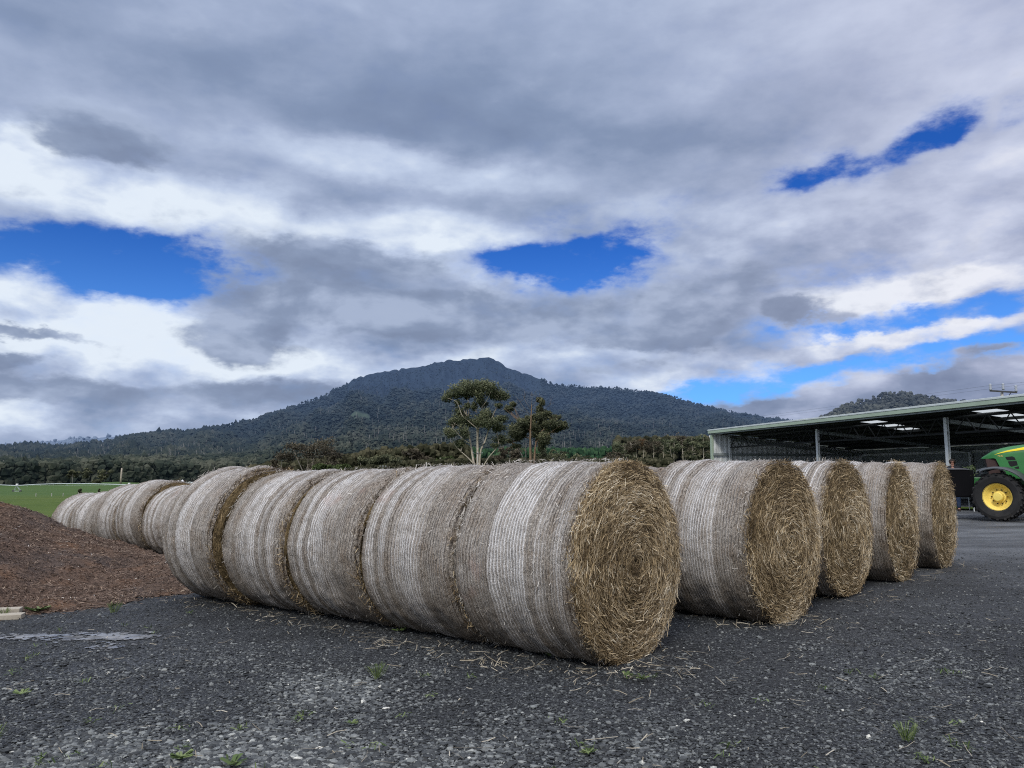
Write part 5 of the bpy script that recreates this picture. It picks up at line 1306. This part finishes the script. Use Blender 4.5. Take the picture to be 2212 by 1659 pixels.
HOLES = [(110, 545, 330, 70, 0, 1.1), (390, 555, 230, 70, 0, 1.1), (300, 610, 150, 50, 0, .7), (1230, 568, 215, 52, 0, 1.0), (1350, 525, 170, 48, 24, .85), (1120, 572, 90, 36, 0, .6),
         (1755, 375, 100, 40, 8, .95), (1960, 312, 150, 42, 22, .95), (2180, 240, 60, 20, 20, .3), (1960, 690, 330, 48, 2, 1.1), (2050, 770, 380, 50, 3, 1.0), (1650, 835, 260, 45, 6, 1.0), (1480, 850, 90, 25, 6, .7), (2150, 610, 130, 50, 0, .45), (1850, 590, 200, 40, 5, .35), (1250, 470, 150, 30, 8, .35)]
COVER = [(1950, 622, 300, 30, 5, 1.0), (2080, 600, 130, 35, 15, .5), (2010, 717, 330, 20, 6, .95), (2150, 752, 70, 14, 3, .9)  , (1900, 880, 420, 70, 2, 1.6), (2200, 830, 250, 75, 2, 1.4), (1730, 680, 60, 30, 0, 1.2)]
BRIGHT = [(110, 395, 300, 60, -6, .46), (420, 430, 330, 60, -10, .42), (40, 300, 120, 45, 20, .40), (850, 360, 330, 45, -3, .34), (930, 500, 250, 40, -3, .40), (990, 560, 130, 40, -15, .34), 
          (170, 680, 330, 85, -5, .48), (330, 770, 330, 80, 0, .46), (60, 885, 110, 45, 0, .45), (720, 790, 300, 50, 0, .42), (1350, 790, 260, 45, -3, .32), (1950, 622, 320, 36, 5, .55), (2010, 717, 340, 24, 6, .60), 
          (2150, 430, 200, 180, 0, .16), (1700, 90, 500, 160, 0, .16), (2150, 150, 250, 200, 0, .14), (500, 930, 300, 40, 0, .20), (1600, 480, 300, 80, 0, .1)]
DARK = [(900, 230, 800, 130, -4, -.17), (1000, 130, 500, 90, 0, -.08), (250, 120, 400, 160, 0, -.09), (1000, 270, 500, 60, -4, -.10), (1600, 250, 300, 90, 10, -.10), 
        (250, 880, 250, 40, 0, -.15), (1900, 890, 430, 75, 2, -.16), (2200, 840, 250, 70, 2, -.10)]
n1 = t.noise(t.vm('MULTIPLY', flat, (1., 1.3, 1.)), 1.5, 5, .5, .15).outputs[0]
n2 = t.noise(t.vm('MULTIPLY', dirv, (1., 1., 2.1)), 7.5, 8, .52, .12).outputs[0]
n2b = t.noise(t.vm('ADD', t.vm('MULTIPLY', dirv, (1., 1., 2.1)), (-.015, 0., .06)), 7.5, 5, .52, .12).outputs[0]
n3 = t.noise(t.vm('MULTIPLY', dirv, (1., 1., 2.)), 24., 6, .58).outputs[0]
lowsky = t.mr(el, .12, .50, 1., .30)
hole = t.m('MINIMUM', field(HOLES), 1.25)
cov = t.m('ADD', t.m('SUBTRACT', 1.02, hole), field(COVER))
hn = t.m('ADD', t.m('MULTIPLY', t.m('SUBTRACT', n2, .5), 1.7), t.m('ADD', t.m('MULTIPLY', t.m('SUBTRACT', n3, .5), 1.5), t.m('MULTIPLY', t.m('SUBTRACT', wa.outputs[0], .5), 1.0)))
cov = t.m('ADD', cov, t.m('MULTIPLY', hn, t.m('ADD', .45, t.m('MULTIPLY', t.m('MINIMUM', hole, 1.), 1.25))))
cov = t.mr(cov, -.28, 1.05)
br = t.m('ADD', .48, t.m('ADD', t.m('MULTIPLY', field(BRIGHT), .88), field(DARK)))
br = t.m('ADD', br, t.m('MULTIPLY', t.m('SUBTRACT', n1, .5), .34))
det = t.m('ADD', t.m('MULTIPLY', t.m('SUBTRACT', n2, .5), .85), t.m('ADD', t.m('MULTIPLY', t.m('SUBTRACT', n3, .5), .42), t.m('MULTIPLY', t.m('SUBTRACT', n2, n2b), 1.15)))
br = t.m('ADD', br, t.m('MULTIPLY', det, lowsky))
cc = t.ramp(br, [(.0, (.185, .245, .385)), (.22, (.235, .305, .46)), (.5, (.37, .445, .62)), (.75, (.53, .62, .80)), (1., (.77, .85, .95))])
CUM = [(760, 558, 230, 46, -3, 1.), (610, 650, 260, 55, 3, .95), (900, 670, 220, 55, 0, .8), (1190, 690, 320, 62, -2, 1.), (1570, 640, 250, 75, 6, .75), (530, 737, 140, 46, -3, 1.1), (1735, 683, 70, 30, 0, 1.), (150, 838, 230, 42, -4, .95),
       (60, 716, 130, 16, -4, .9), (30, 772, 100, 18, 0, .9), (570, 852, 210, 38, 0, .95), (205, 298, 200, 55, -3, 1.), (1400, 715, 150, 46, -8, .9), (1300, 795, 160, 20, 3, .6)]
cu = t.m('ADD', field(CUM), t.m('ADD', t.m('MULTIPLY', t.m('SUBTRACT', n2, .5), 2.0), t.m('MULTIPLY', t.m('SUBTRACT', n3, .5), 1.2)))
cu = t.mr(cu, .20, .90)
cuc = t.ramp(t.m('ADD', .5, t.m('MULTIPLY', t.m('SUBTRACT', n2, n2b), 2.2)), [(.2, (.21, .265, .395)), (.5, (.25, .315, .46)), (.8, (.38, .455, .62))])
cc = t.mix(t.m('MULTIPLY', cu, .95), cc, cuc)
cov = t.m('MAXIMUM', cov, t.m('MULTIPLY', cu, .95))
warm = t.mr(az, .05, .6)
cc = t.mix(t.m('MULTIPLY', warm, .8), cc, t.vm('MULTIPLY', cc, (1.10, 1.0, .97)))
# thin edges of the cloud glow a little
edge_ = t.m('MULTIPLY', t.m('MULTIPLY', cov, t.m('SUBTRACT', 1., cov)), .35)
cc = t.vm('ADD', cc, t.vm('SCALE', (.8, .9, 1.), sc=edge_))
bl = t.vm('MULTIPLY', sky.outputs[0], (.0125, .042, .105))
low = t.mr(el, .02, .33, 1., 0.)
bl = t.vm('ADD', t.vm('SCALE', bl, sc=1.), t.vm('SCALE', (.13, .27, .40), sc=t.m('MULTIPLY', low, .9)))
col = t.mix(cov, bl, cc)
gain = t.m('ADD', 1., t.m('ADD', t.mr(el, .64, 1.15, 0., 2.3), t.mr(dy, .1, -.7, 0., .9)))  # extra brightness of the unseen sky overhead and behind, added to light the yard
col = t.vm('SCALE', col, sc=gain)
col = t.mix(t.m('MAXIMUM', t.mr(el, .60, .85), t.mr(dy, .1, -.3)), col, t.vm('MULTIPLY', col, (1.10, 1.0, .85)))
t.put(bg.inputs['Color'], col); bg.inputs['Strength'].default_value = 1.0
W.cycles.sampling_method = 'MANUAL'; W.cycles.sample_map_resolution = 512
sl = bpy.data.lights.new('sun', 'SUN'); sl.energy = 2.1; sl.angle = R(14); sl.color = (1, .95, .87)
so = bpy.data.objects.new('sun', sl); COL.objects.link(so)
sd_ = Vector((math.sin(SUN_AZ) * math.cos(SUN_EL), math.cos(SUN_AZ) * math.cos(SUN_EL), math.sin(SUN_EL)))
so.rotation_euler = sd_.to_track_quat('Z', 'Y').to_euler(); so.location = (-20, -20, 30)
S.view_settings.view_transform = 'Standard'; S.view_settings.look = 'None'; S.view_settings.exposure = 0; S.view_settings.gamma = 1
S.render.engine = 'CYCLES'; S.cycles.max_bounces = 5; S.cycles.diffuse_bounces = 3; S.cycles.glossy_bounces = 2; S.cycles.transmission_bounces = 2; S.cycles.transparent_max_bounces = 4
S.cycles.use_denoising = False
S.cycles.filter_width = 1.1
